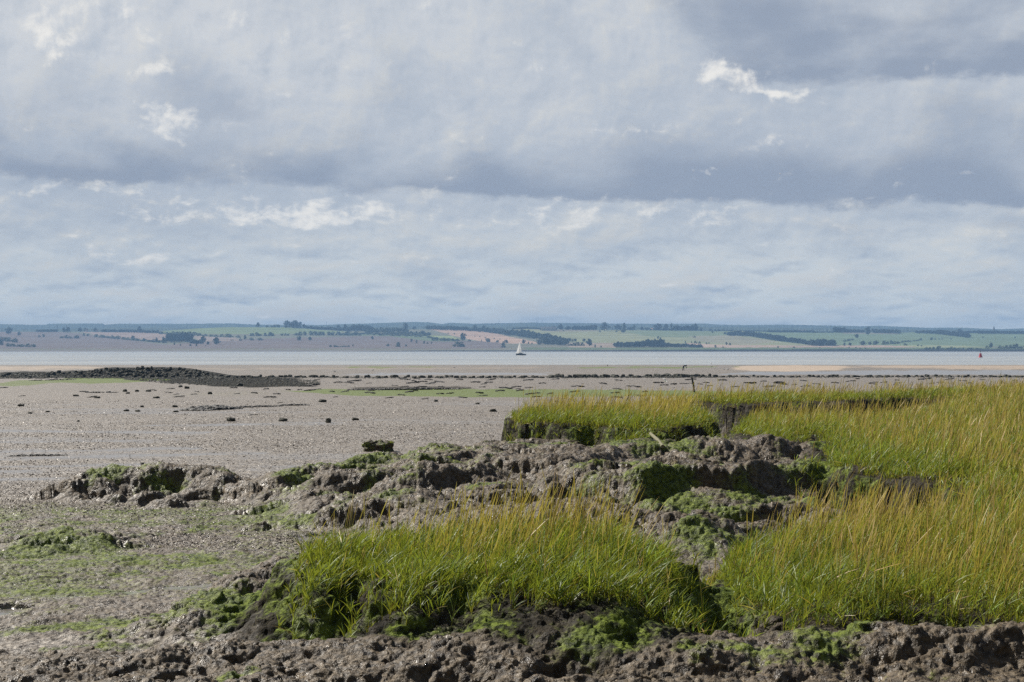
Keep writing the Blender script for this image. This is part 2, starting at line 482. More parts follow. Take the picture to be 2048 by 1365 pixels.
def mud_material():
    m, nt, out = new_mat('mud'); b = NB(nt)
    geo = b.n('ShaderNodeNewGeometry'); pos = geo.outputs['Position']
    bank, moss, wet, sand, dark, alg = [b.attr(k) for k in ('bank', 'moss', 'wet', 'sand', 'dark', 'algae')]
    nf = b.noise(pos, 17, 5, .62); nm = b.noise(pos, 5.5, 5, .6); nl = b.noise(pos, .55, 4, .55)
    vor = b.n('ShaderNodeTexVoronoi'); b.put(vor.inputs['Vector'], pos); vor.inputs['Scale'].default_value = 15
    vor.inputs['Randomness'].default_value = 1
    vs = b.n('ShaderNodeSeparateColor'); nt.links.new(vor.outputs['Color'], vs.inputs[0])
    # open flat: silt strewn with broken shell
    spk = b.ss(vs.outputs[0], .55, .95)
    flat = b.mix(b.ss(nf, .34, .66), (.075, .060, .045), (.20, .170, .138))
    flat = b.mix(b.m('MULTIPLY', spk, .7), flat, (.50, .45, .38))
    flat = b.mix(b.m('MULTIPLY', b.ss(nl, .42, .68), .3), flat, (.20, .165, .125))
    # eroded bank mud
    bk = b.mix(b.ss(nf, .34, .66), (.029, .021, .012), (.168, .126, .076))
    bk = b.mix(b.m('MULTIPLY', b.ss(nm, .4, .7), .45), bk, (.105, .078, .046))
    col = b.mix(bank, flat, bk)
    col = b.mix(sand, col, b.mix(nf, (.36, .285, .215), (.45, .365, .285)))
    col = b.mix(b.m('MULTIPLY', wet, .75), col, (.20, .182, .160))
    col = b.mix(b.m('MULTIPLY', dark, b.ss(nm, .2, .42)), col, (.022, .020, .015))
    # algae
    g1 = b.mix(b.ss(nf, .34, .66), (.036, .058, .010), (.185, .238, .034))
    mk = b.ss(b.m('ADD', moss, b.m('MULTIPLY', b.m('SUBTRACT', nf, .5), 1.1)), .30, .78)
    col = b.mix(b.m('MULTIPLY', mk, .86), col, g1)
    g2 = b.mix(nm, (.095, .135, .022), (.17, .215, .05))
    ak = b.ss(b.m('ADD', alg, b.m('MULTIPLY', b.m('SUBTRACT', nm, .5), .9)), .3, .8)
    col = b.mix(b.m('MULTIPLY', ak, .85), col, g2)
    dry = b.m('SUBTRACT', 1.0, wet)
    h1 = b.m('ADD', b.m('MULTIPLY', nf, .75), b.m('MULTIPLY', b.noise(pos, 11, 5, .6), .8))
    h1 = b.m('ADD', h1, b.m('MULTIPLY', vor.outputs['Distance'], -.22))
    h = b.m('MULTIPLY', h1, b.m('ADD', b.m('MULTIPLY', dry, .97), .03))
    nrm = b.bump(h, 1.0, .05)
    ro = b.m('ADD', b.m('MULTIPLY', b.ss(nm, .3, .65), .36), .30)
    ro = b.m('ADD', b.m('MULTIPLY', ro, b.m('SUBTRACT', 1.0, wet)), b.m('MULTIPLY', wet, .20))
    ro = b.m('ADD', ro, b.m('MULTIPLY', sand, .3))
    sp = b.m('MULTIPLY', b.m('ADD', .36, b.m('MULTIPLY', wet, .54)), b.m('SUBTRACT', 1.0, b.m('MULTIPLY', b.m('MAXIMUM', b.m('MAXIMUM', mk, ak), b.m('MULTIPLY', dark, 1.3)), .65, clamp=True)))
    ro = b.m('ADD', ro, b.m('MULTIPLY', dark, .3))
    nt.links.new(b.bsdf(col, ro, sp, nrm), out.inputs[0])
    return m


MUD = mud_material()


def grass_material():
    m, nt, out = new_mat('cordgrass_leaf'); b = NB(nt)
    c = b.attr('tint', 'Color')
    p = b.bsdf(c, .48, .38)
    t = b.n('ShaderNodeBsdfTranslucent'); b.put(t.inputs[0], b.mix(.5, c, (.50, .50, .05)))
    b2 = b.n('ShaderNodeMixShader'); b2.inputs[0].default_value = .36
    nt.links.new(p, b2.inputs[1]); nt.links.new(t.outputs[0], b2.inputs[2])
    nt.links.new(b2.outputs[0], out.inputs[0])
    return m


GRASS = grass_material()


def foliage_material(name, c0, c1):
    m, nt, out = new_mat(name); b = NB(nt)
    geo = b.n('ShaderNodeNewGeometry'); oi = b.n('ShaderNodeObjectInfo')
    f = b.noise(geo.outputs['Position'], .25, 4, .6)
    c = b.mix(b.ss(b.m('ADD', f, b.m('MULTIPLY', b.m('SUBTRACT', oi.outputs['Random'], .5), .5)), .3, .75), c0, c1)
    nt.links.new(b.bsdf(c, .7, .2), out.inputs[0])
    return m


LEAF = foliage_material('tree_leaf', (.018, .032, .014), (.06, .085, .028))
LEAF2 = foliage_material('scrub_leaf', (.05, .075, .025), (.13, .16, .05))
BARK = simple_mat('bark', (.09, .07, .055), .9, .2, .3, 2)
ROCK = simple_mat('weedy_rock', (.052, .052, .036), .75, .35, .6, 4, .6)
WEED = simple_mat('bladderwrack', (.026, .022, .015), .5, .5, .6, 9, .8)
WOOD = simple_mat('old_timber', (.045, .038, .03), .85, .2, .4, 5, .4)
DRIFT = simple_mat('driftwood', (.20, .19, .12), .8, .2, .4, 5, .4)
WHITE = simple_mat('white_paint', (.80, .79, .76), .6, .3, .05, 1)
ROOF = simple_mat('roof_tile', (.30, .15, .11), .8, .2, .2, 1)
SLATE = simple_mat('roof_slate', (.12, .12, .13), .7, .3, .2, 1)
GLASS = simple_mat('dark_window', (.03, .035, .04), .15, .5, .1, 1)
STONE = simple_mat('church_stone', (.22, .20, .17), .9, .2, .2, 1)
STEEL = simple_mat('galvanised_steel', (.25, .26, .27), .5, .5, .1, 1)
HULL = simple_mat('dark_hull', (.03, .04, .055), .35, .5, .2, 1)
DECK = simple_mat('pale_deck', (.62, .60, .55), .6, .3, .1, 1)
REDP = simple_mat('red_buoy_paint', (.50, .045, .06), .45, .4, .15, 1)
GULLW = simple_mat('white_feather', (.82, .82, .80), .8, .2, .05, 10)
GULLG = simple_mat('grey_feather', (.40, .42, .44), .8, .2, .1, 10)
BEAK = simple_mat('yellow_beak', (.55, .33, .05), .5, .3, .1, 10)
COAT = simple_mat('dark_green_coat', (.035, .045, .035), .85, .2, .3, 5)
TROUS = simple_mat('black_waders', (.02, .02, .022), .6, .3, .3, 5)
SKIN = simple_mat('skin', (.45, .28, .20), .6, .3, .1, 5)
HAIR = simple_mat('brown_hair', (.05, .035, .025), .7, .3, .2, 20)


def sail_mat():
    m, nt, out = new_mat('sailcloth'); b = NB(nt)
    tc = b.n('ShaderNodeTexCoord')
    w = b.n('ShaderNodeTexWave'); b.put(w.inputs[0], tc.outputs['Object']); w.inputs['Scale'].default_value = .4
    w.bands_direction = 'Z'
    c = b.mix(w.outputs[1], (.80, .79, .77), (.86, .86, .84))
    p = b.bsdf(c, .6, .3)
    t = b.n('ShaderNodeBsdfTranslucent'); b.put(t.inputs[0], c)
    mx = b.n('ShaderNodeMixShader'); mx.inputs[0].default_value = .35
    nt.links.new(p, mx.inputs[1]); nt.links.new(t.outputs[0], mx.inputs[2]); nt.links.new(mx.outputs[0], out.inputs[0])
    return m


SAIL = sail_mat()

# ------------------------------------------------------------------ ground meshes
# patches on the open flat, as polygons of photograph points laid on the ground
GZ = lambda px, py: tuple(map(float, atz(px, py, np.interp(0, [0], [0]))))


def flatpt(px, py):
    """cheap ground hit on the smooth base profile"""
    a, b = ray(px, py)
    Y = _YS; z = np.interp(Y, BASE_Y, BASE_Z)
    i = int(np.argmax(CAMZ + b * Y < z))
    return (float(a * Y[i]), float(Y[i]))


ALGAE = [([(560, 782), (640, 779), (900, 778), (1350, 781), (1500, 785), (1340, 793), (1000, 795), (720, 792)], 1.0),
         ([(60, 762), (150, 757), (300, 757), (345, 760), (300, 764), (180, 768)], 1.0),
         ([(0, 764), (60, 759), (140, 764), (60, 772), (-40, 772)], .7),
         ([(640, 736), (760, 733.5), (900, 735), (760, 736.5)], .9),
         ([(1130, 736), (1280, 734), (1480, 736), (1470, 737.6), (1250, 737.2)], 1.0),
         ([(300, 792), (470, 782), (560, 786), (480, 793)], .35),
         ([(700, 812), (830, 806), (900, 815), (760, 824)], .22)]
ALGAE = [([flatpt(*p) for p in pts], w) for pts, w in ALGAE]
DARK = [([(-60, 748), (0, 745), (130, 743), (240, 737), (300, 735), (380, 738), (440, 752), (600, 757), (628, 774), (500, 775), (420, 772), (300, 762), (200, 757), (0, 757)], 1.0),
        ([(690, 777), (760, 774), (920, 773), (960, 778), (800, 782)], .8)]
DARK = [([flatpt(*p) for p in pts], w) for pts, w in DARK]
SAND = [([(1450, 740), (1500, 733), (1600, 731), (1700, 736), (1680, 742), (1560, 744)], 1.0),
        ([(1660, 736), (1800, 733), (2300, 732), (2300, 740), (1900, 739)], .8),
        ([(-300, 739), (0, 735), (150, 734), (210, 738), (80, 740)], .65),
        ([(240, 738), (700, 735), (1100, 735), (1000, 738), (500, 740)], .25)]
SAND = [([flatpt(*p) for p in pts], w) for pts, w in SAND]
WETP = [([(660, 751), (760, 746), (1100, 746), (1100, 750)], .8), ([(1430, 750), (1500, 744), (1800, 741), (2300, 741), (2300, 750)], .85)]
WETP = [([flatpt(*p) for p in pts], w) for pts, w in WETP]
WETSTREAKS = [(-40, 862, 380, 866), (0, 884, 330, 882), (-50, 905, 350, 898), (-60, 918, 480, 908), (-60, 936, 260, 930), (-60, 944, 330, 940), (560, 938, 760, 930), (330, 852, 640, 846), (-60, 960, 120, 958)]
WETSTREAKS = [(flatpt(a, b), flatpt(c, d)) for a, b, c, d in WETSTREAKS]
PUDDLE = [([(-60, 1226), (20, 1215), (66, 1218), (20, 1228), (-40, 1236)], 1.0), ([(220, 1186), (330, 1174), (480, 1163), (510, 1167), (380, 1178), (260, 1190)], .6),
          ([(20, 1200), (150, 1192), (200, 1193), (120, 1202)], .5), ([(560, 1078), (680, 1070), (700, 1078), (600, 1084)], .6)]
PUDDLE = [([flatpt(*p) for p in pts], w) for pts, w in PUDDLE]

MOSSB = [  # px, py, z, rx, ry, weight : where green algae coats the mud
    (700, 935, 2.9, 2.0, 1.6, .95), (1150, 905, 3.05, 2.2, .7, .85), (1300, 925, 3.05, 1.3, .5, .85), (1100, 930, 3.0, 1.2, .5, .6), (780, 925, 2.92, 1.2, .5, .85), (1300, 990, 2.97, 1.4, .4, .8), (1000, 985, 2.95, .7, .3, .55), (1690, 955, 3.1, 1.0, .5, .8), (1210, 985, 2.92, .5, .6, .8), (680, 1000, 2.75, .7, .5, .6), (900, 950, 2.95, .9, .4, .6), (600, 975, 2.75, .8, 1.2, .8), (860, 965, 2.9, .8, .8, .8), (900, 925, 2.97, 1.2, 1.0, .5), (1080, 900, 3.05, 1.6, 1.6, .7), (1260, 905, 3.05, 1.6, 1.3, .75),
    (1350, 915, 3.05, .8, .9, .7), (1400, 1000, 2.95, 1.5, .8, .85), (1480, 1010, 2.95, 1.0, .8, .7), (1420, 1065, 2.9, .8, .6, .6), (1470, 940, 3.05, .9, .9, .6), (1620, 965, 3.05, .9, .8, .7),
    (450, 1215, 3.0, .9, .7, 1.0), (1400, 1130, 2.95, .6, 1.1, .9), (1420, 1190, 3.0, .5, .5, .8), (540, 1185, 3.1, .7, .5, .9), (380, 1245, 2.98, .6, .4, .8), (90, 1078, 2.8, 1.6, 1.5, .85), (180, 1125, 2.68, 2.4, 1.1, .72), (60, 1150, 2.7, 1.0, .7, .5),
    (330, 1050, 2.6, 4, 2.2, .48), (200, 1040, 2.6, 4, 2, .48), (560, 1040, 2.62, 1, 1.2, .6), (210, 965, 2.8, .5, .5, .9), (310, 950, 2.95, .6, .5, .6), (130, 1250, 2.8, 1.0, .5, .65), (250, 1250, 2.85, .8, .4, .55),
    (800, 1220, 3.05, .9, .35, .85), (950, 1240, 3.0, .9, .3, .95), (1080, 1235, 3.0, .8, .3, .9), (1200, 1225, 3.05, .8, .35, .9), (1480, 1215, 3.05, .7, .5, .9), (1550, 1240, 3.05, .6, .4, .8), (700, 1250, 2.95, .6, .3, .5),
    (1650, 1285, 3.12, .8, .25, .55), (1900, 1300, 3.1, .6, .2, .45), (1850, 1330, 3.1, .4, .15, .5), (480, 1330, 3.1, .2, .1, .8), (1550, 1310, 3.1, .6, .2, .5), (420, 1265, 3.05, .7, .2, .5)]
_MB = []
for (px, py, z, rx, ry, w) in MOSSB:
    X, Y = atz(px, py, z); _MB.append((float(X), float(Y), rx, ry, w))


def proj(x, y):
    return 3130 * x / y, 12520 / y


def poly_mask(x, y, polys, soft=1.3):
    r = np.zeros(x.shape)
    uu, ww = proj(x, y)
    for poly, w in polys:
        pq = [proj(*p) for p in poly]
        xs = [p[0] for p in pq]; ys = [p[1] for p in pq]
        m = (uu > min(xs) - 12) & (uu < max(xs) + 12) & (ww > min(ys) - 6) & (ww < max(ys) + 6)
        if not m.any(): continue
        sx = .12
        s = sdpoly(uu[m] * sx, ww[m], [(a * sx, b_) for a, b_ in pq]) + soft * 1.5 * fbm(uu[m] * .02, ww[m] * .25, 61, 4)
        r[m] = np.maximum(r[m], w * sstep(-soft, soft, s))
    return r


def wet_at(x, y):
    wet = np.zeros(x.shape)
    for (a, b2) in WETSTREAKS:
        ex, ey = b2[0] - a[0], b2[1] - a[1]
        t = np.clip(((x - a[0]) * ex + (y - a[1]) * ey) / (ex * ex + ey * ey), 0, 1)
        d = np.abs(y - (a[1] + ey * t)) + 3 * np.maximum(0, np.abs(x - (a[0] + ex * t)) - .5)
        wdt = .55 + .35 * perlin(x * .5, y * .3, 91)
        wet = np.maximum(wet, .80 * sstep(1.25, .0, d / np.maximum(1.9 * wdt * a[1] / 38., .05)) * sstep(-.75, -.05, fbm(x * .35, y * .9, 92, 4)))
    wet = np.maximum(wet, .5 * sstep(.2, .75, fbm(x * .06, y * .22, 95, 4)) * sstep(30, 40, y) * sstep(110, 70, y) * (x < 2) )
    wet = np.maximum(wet, poly_mask(x, y, WETP)); wet = np.maximum(wet, poly_mask(x, y, PUDDLE))
    wet = np.maximum(wet, sstep(478, 487, y) * .7)
    return wet


def ground_mesh(name, us, ys, label_kind):
    U, Yg = np.meshgrid(us, ys)
    X = U * Yg
    z, bank, marsh = ground(X, Yg, True)
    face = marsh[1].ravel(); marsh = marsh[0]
    nr, nc = X.shape
    x = X.ravel(); y = Yg.ravel(); zz = z.ravel().copy(); bank = bank.ravel(); marsh = marsh.ravel()
    co = np.stack([x, y, zz], 1)
    near = ys[0] < 20
    if near:
        # push the surface along its normal with 3-D noise: crumbs, undercut lumps
        dzy = np.gradient(z, axis=0) / np.gradient(Yg, axis=0)
        dzx = np.gradient(z, axis=1) / np.maximum(np.gradient(X, axis=1), 1e-6)
        N = np.stack([-dzx, -dzy, np.ones_like(z)], -1).reshape(-1, 3)
        N /= np.linalg.norm(N, axis=1)[:, None]
        m = (y > 7) & (y < 40) & (np.abs(x / y) < .46)
        c = co[m]
        steep = sstep(.25, 1.2, np.hypot(dzx, dzy).ravel()[m])
        d = .026 * perlin3(c[:, 0] * 7, c[:, 1] * 7, c[:, 2] * 7, 71) + .016 * perlin3(c[:, 0] * 17, c[:, 1] * 17, c[:, 2] * 17, 72)
        d = d * (.25 + 1.5 * steep) * np.maximum(bank[m], .25)
        co[m] += N[m] * d[:, None]
    quads = np.arange(nr * nc).reshape(nr, nc)
    q = np.stack([quads[:-1, :-1], quads[:-1, 1:], quads[1:, 1:], quads[1:, :-1]], -1).reshape(-1, 4)
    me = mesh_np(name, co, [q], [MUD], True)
    moss = np.zeros(x.shape)
    for (mx, my, rx, ry, w) in _MB:
        moss = np.maximum(moss, w * np.exp(-(((x - mx) / rx) ** 2 + ((y - my) / ry) ** 2) * .8))
    brk = fbm(x * 1.6, y * 1.6, 81, 4)
    moss = np.clip(moss + (moss > .05) * .6 * brk - .04, 0, 1)
    moss = np.maximum(moss, .10 * sstep(.1, .5, brk) * bank)
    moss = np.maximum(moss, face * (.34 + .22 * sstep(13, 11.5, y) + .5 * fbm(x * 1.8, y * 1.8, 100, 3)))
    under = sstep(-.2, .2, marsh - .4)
    wet = wet_at(x, y)
    wet *= (1 - bank * .5)
    sand = poly_mask(x, y, SAND) * sstep(488, 478, y)
    dark = poly_mask(x, y, DARK)
    if not near:
        for (q_, wf, wn) in _R:
            if 150 < q_[0][1] < 330: dark = np.maximum(dark, sstep(.08, .25, ridge_h(x, y, q_, wf, wn)))
    alg = poly_mask(x, y, ALGAE)
    if near:
        lowleft = sstep(12, 15, y) * sstep(30, 24, y) * (1 - bank)
        moss = np.maximum(moss, lowleft * (.40 + .42 * fbm(x * .35, y * .5, 97, 5)))
        bank = np.maximum(bank, .7 * sstep(11, 12.5, y) * sstep(29, 24, y + 1.5 * perlin(x * .6, y * .6, 98)))
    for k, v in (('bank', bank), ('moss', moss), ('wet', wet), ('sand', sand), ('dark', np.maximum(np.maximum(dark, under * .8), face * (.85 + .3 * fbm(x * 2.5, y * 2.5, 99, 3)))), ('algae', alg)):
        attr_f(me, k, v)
    o = link(name, me)
    tag(o, kind='structure')
    return o


us_f = np.arange(-.46, .4601, .00078)
us_w = np.concatenate([np.linspace(-3, -.5, 40), us_f, np.linspace(.5, 3, 40)])
ys_n = np.concatenate([np.linspace(1.0, 7.4, 40), np.exp(np.arange(math.log(7.5), math.log(36.3), .00165))])
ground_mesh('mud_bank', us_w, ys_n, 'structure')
us_f2 = np.arange(-.46, .4601, .0016)
us_w2 = np.concatenate([np.linspace(-3, -.5, 30), us_f2, np.linspace(.5, 3, 30)])
ys_f = np.concatenate([np.exp(np.arange(math.log(36.0), math.log(530), .0042)), np.linspace(560, 3300, 30)])
ground_mesh('mudflat', us_w2, ys_f, 'structure')


# ------------------------------------------------------------------ water
def water_material():
    m, nt, out = new_mat('estuary_water'); b = NB(nt)
    geo = b.n('ShaderNodeNewGeometry'); pos = geo.outputs['Position']
    w1 = b.noise(b.mapping(pos, (.05, .18, 1)), 1.0, 6, .62)
    w2 = b.noise(b.mapping(pos, (.5, 1.1, 1)), 1.0, 4, .65)
    h = b.m('ADD', b.m('MULTIPLY', w1, 1.2), b.m('MULTIPLY', w2, .55))
    nrm = b.bump(h, .6, 1.4)
    big = b.noise(b.mapping(pos, (.004, .012, 1)), 1.0, 4, .5)
    c = b.mix(b.ss(big, .35, .65), (.31, .315, .295), (.46, .455, .405))
    nt.links.new(b.bsdf(c, .16, .5, nrm), out.inputs[0])
    return m


wx = np.linspace(-9000, 9000, 60)
wy = np.concatenate([np.linspace(440, 900, 10), np.linspace(1000, 3200, 24)])
WX, WY = np.meshgrid(wx, wy)
idx = np.arange(WX.size).reshape(WX.shape)
q = np.stack([idx[:-1, :-1], idx[:-1, 1:], idx[1:, 1:], idx[1:, :-1]], -1).reshape(-1, 4)
o = link('water', mesh_np('water', np.stack([WX.ravel(), WY.ravel(), np.zeros(WX.size)], 1), [q], [water_material()]))
tag(o, kind='structure')

# ------------------------------------------------------------------ far shore: hills
CREST = np.array([(-1200, 664), (0, 664), (60, 664), (140, 664), (240, 665), (330, 662), (400, 657), (450, 655), (512, 655), (580, 655), (640, 660), (700, 662), (780, 660), (830, 659), (900, 659), (950, 661), (1000, 661),
                  (1050, 658), (1090, 659), (1150, 660), (1280, 661), (1400, 662), (1430, 663), (1480, 661), (1560, 665), (1670, 665), (1740, 666), (1800, 666), (1850, 664), (1900, 666), (1930, 666), (2048, 667), (3250, 668)], float)
Y0, Y1 = 2700.0, 4300.0


def hill_py(px, t):
    c = np.interp(px, CREST[:, 0], CREST[:, 1])
    return 704 + (c - 704) * t


def hill_pt(px, t):
    py = hill_py(px, t); Y = Y0 + (Y1 - Y0) * t
    a, b = ray(px, py)
    return a * Y, Y + 0 * a, CAMZ + b * Y


def hill_at(px, py):
    c = float(np.interp(px, CREST[:, 0], CREST[:, 1]))
    t = min(max((704 - py) / (704 - c), 0), 1.0)
    x, y, z = hill_pt(np.array(float(px)), t)
    return Vector((float(x), float(y), float(z)))


FIELDS = [  # polygon in photograph points, colour
    ([(-1300, 706), (3300, 706), (3300, 690), (-1300, 690)], (.20, .185, .115)),
    ([(-1300, 697.5), (1010, 697.5), (1000, 684), (900, 681), (780, 671), (480, 679), (330, 690), (300, 686), (240, 676), (120, 664), (-1300, 664)], (.20, .145, .12)),
    ([(150, 662), (215, 662), (336, 668), (336, 684), (300, 681), (250, 676), (190, 670)], (.35, .235, .17)),
    ([(385, 672), (470, 676), (480, 682), (400, 684)], (.33, .24, .18)),
    ([(318, 668), (330, 661), (400, 650), (585, 650), (650, 661), (692, 664), (640, 667.5), (520, 669), (430, 668)], (.20, .27, .085)),
    ([(655, 665), (860, 672), (920, 684), (860, 683), (780, 673), (690, 671)], (.15, .20, .075)),
    ([(848, 655), (935, 655), (1012, 672), (1090, 688), (1024, 688), (960, 683), (905, 672)], (.50, .31, .19)),
    ([(858, 671), (905, 673), (920, 680), (880, 678)], (.30, .36, .11)),
    ([(1040, 655), (1480, 655), (1500, 672), (1620, 691), (1440, 692), (1380, 688), (1240, 687), (1130, 684), (1060, 668)], (.30, .315, .125)),
    ([(1240, 662), (1470, 660), (1460, 671), (1380, 675), (1300, 674)], (.19, .25, .095)),
    ([(1045, 656), (1130, 656), (1210, 663), (1100, 664)], (.30, .255, .15)),
    ([(1380, 673), (1460, 671), (1560, 684), (1480, 690), (1400, 684)], (.31, .28, .15)),
    ([(1125, 687), (1240, 686), (1234, 697), (1140, 697)], (.37, .27, .175)),
    ([(1370, 686), (1440, 690), (1660, 692), (1760, 691), (1835, 692), (1840, 696), (1400, 696)], (.46, .31, .21)),
    ([(1480, 660), (3300, 660), (3300, 693), (1850, 694), (1760, 691), (1660, 691), (1560, 684), (1500, 672)], (.165, .24, .10)),
    ([(1660, 655), (1810, 655), (1800, 669), (1690, 668)], (.24, .22, .14)),
    ([(1790, 691), (1900, 692), (1990, 695), (1960, 698), (1850, 697)], (.32, .34, .14)),
    ([(1050, 695.5), (3300, 695.5), (3300, 700), (1050, 700)], (.12, .17, .06)),
]
hp = np.arange(-1200, 3251, 5.0)
ht = np.concatenate([np.linspace(0, 1, 75), np.linspace(1.02, 1.5, 8)])
HP, HT = np.meshgrid(hp, ht)
tcl = np.minimum(HT, 1)
PYh = hill_py(HP, tcl)
hx, hy, hz = hill_pt(HP, tcl)
over = np.maximum(HT - 1, 0)
hy2 = hy + over * 2000; hx2 = hx * hy2 / hy; hz2 = hz - over * 70
hz2 = hz2 + .5 * perlin(hx2 * .01, hy2 * .01, 5) * sstep(.05, .2, HT)
colr = np.tile(np.array([.2, .2, .12]), (HP.size, 1))
jx = HP + 5 * perlin(HP * .05, PYh * .35, 8); jy = PYh + .5 * perlin(HP * .06, PYh * .3, 9)
for poly, c in FIELDS:
    mk = inpoly(jx.ravel(), jy.ravel(), poly)
    colr[mk] = c
mudm = (PYh.ravel() > 700.6 + .4 * perlin(HP.ravel() * .02, HP.ravel() * 0, 4))
colr[mudm] = (.23, .205, .19)
idx = np.arange(HP.size).reshape(HP.shape)
q = np.stack([idx[:-1, :-1], idx[:-1, 1:], idx[1:, 1:], idx[1:, :-1]], -1).reshape(-1, 4)
hm, nt, out = new_mat('fields'); b = NB(nt)
geo = b.n('ShaderNodeNewGeometry')
f1 = b.noise(geo.outputs['Position'], .02, 6, .65); f2 = b.noise(b.mapping(geo.outputs['Position'], (.004, .02, .02)), 1, 5, .6)
c = b.attr('field', 'Color')
hs = b.n('ShaderNodeHueSaturation'); b.put(hs.inputs['Color'], c)
hs.inputs['Saturation'].default_value = .82
b.put(hs.inputs['Value'], b.m('ADD', .04, b.m('ADD', b.m('MULTIPLY', f1, .70), b.m('MULTIPLY', f2, .75))))
nt.links.new(b.bsdf(hs.outputs[0], .95, .1), out.inputs[0])
me = mesh_np('far_hills', np.stack([hx2.ravel(), hy2.ravel(), hz2.ravel()], 1), [q], [hm], True)
attr_c(me, 'field', colr)
tag(link('far_hills', me), kind='structure')

# two wooded ridges on the horizon
RIDGE1 = np.array([(-1500, 650), (0, 649), (60, 650), (90, 650), (97, 648), (150, 647.5), (205, 647.5), (210, 650), (240, 648), (300, 648), (400, 648), (460, 647.2), (520, 650), (640, 650.5), (700, 648.5), (780, 646), (830, 644.5), (858, 645), (885, 648.5), (900, 646.5), (950, 648),
                   (1000, 647), (1060, 645.8), (1100, 646.5), (1180, 647), (1240, 648), (1390, 648), (1410, 647.4), (1440, 650), (1480, 650.6), (1560, 650), (1680, 652), (1720, 653), (1760, 652), (1800, 654), (1850, 656), (1920, 656), (2000, 659), (2048, 657), (3500, 657)], float)
RIDGE2 = np.array([(-1500, 660), (0, 657), (80, 659), (200, 656), (330, 656), (480, 658), (640, 656), (760, 655), (880, 653), (1000, 653), (1100, 653), (1250, 654), (1420, 654), (1560, 656), (1700, 658), (1850, 660), (2048, 663), (3500, 663)], float)
ridge_mat, nt, out = new_mat('distant_woodland'); b = NB(nt)
geo = b.n('ShaderNodeNewGeometry')
f1 = b.noise(geo.outputs['Position'], .012, 5, .6)
nt.links.new(b.bsdf(b.mix(b.ss(f1, .35, .65), (.035, .05, .032), (.075, .095, .055)), .95, .1), out.inputs[0])
for nm, line, Yr, jag in (('distant_ridge', RIDGE1, 6600., 1.0), ('near_ridge', RIDGE2, 5400., .7)):
    pxs = np.arange(-1500, 3500, 2.0)
    yy = np.interp(pxs, line[:, 0], line[:, 1])
    yy = yy - jag * (.45 * np.abs(perlin(pxs * .11, pxs * 0, 3)) + .35 * perlin(pxs * .3, pxs * 0 + 4, 6) + .3 * perlin(pxs * .03, pxs * 0 + 9, 6))
    rows = []
    for (dY, fr) in ((-900, .0), (-600, .35), (-300, .72), (-120, .92), (0, 1.), (150, .97), (700, .5)):
        a, bb = ray(pxs, yy)
        ztop = CAMZ + bb * Yr
        rows.append(np.stack([a * (Yr + dY), np.full(pxs.shape, Yr + dY), -4 + (ztop + 4) * fr + (0 if fr > .95 else 2.5 * perlin(pxs * .2, pxs * 0 + dY, 7))], 1))
    V = np.concatenate(rows); n = len(pxs)
    idx = np.arange(len(rows) * n).reshape(len(rows), n)
    q = np.stack([idx[:-1, :-1], idx[:-1, 1:], idx[1:, 1:], idx[1:, :-1]], -1).reshape(-1, 4)
    tag(link(nm, mesh_np(nm, V, [q], [ridge_mat], False)), kind='structure')


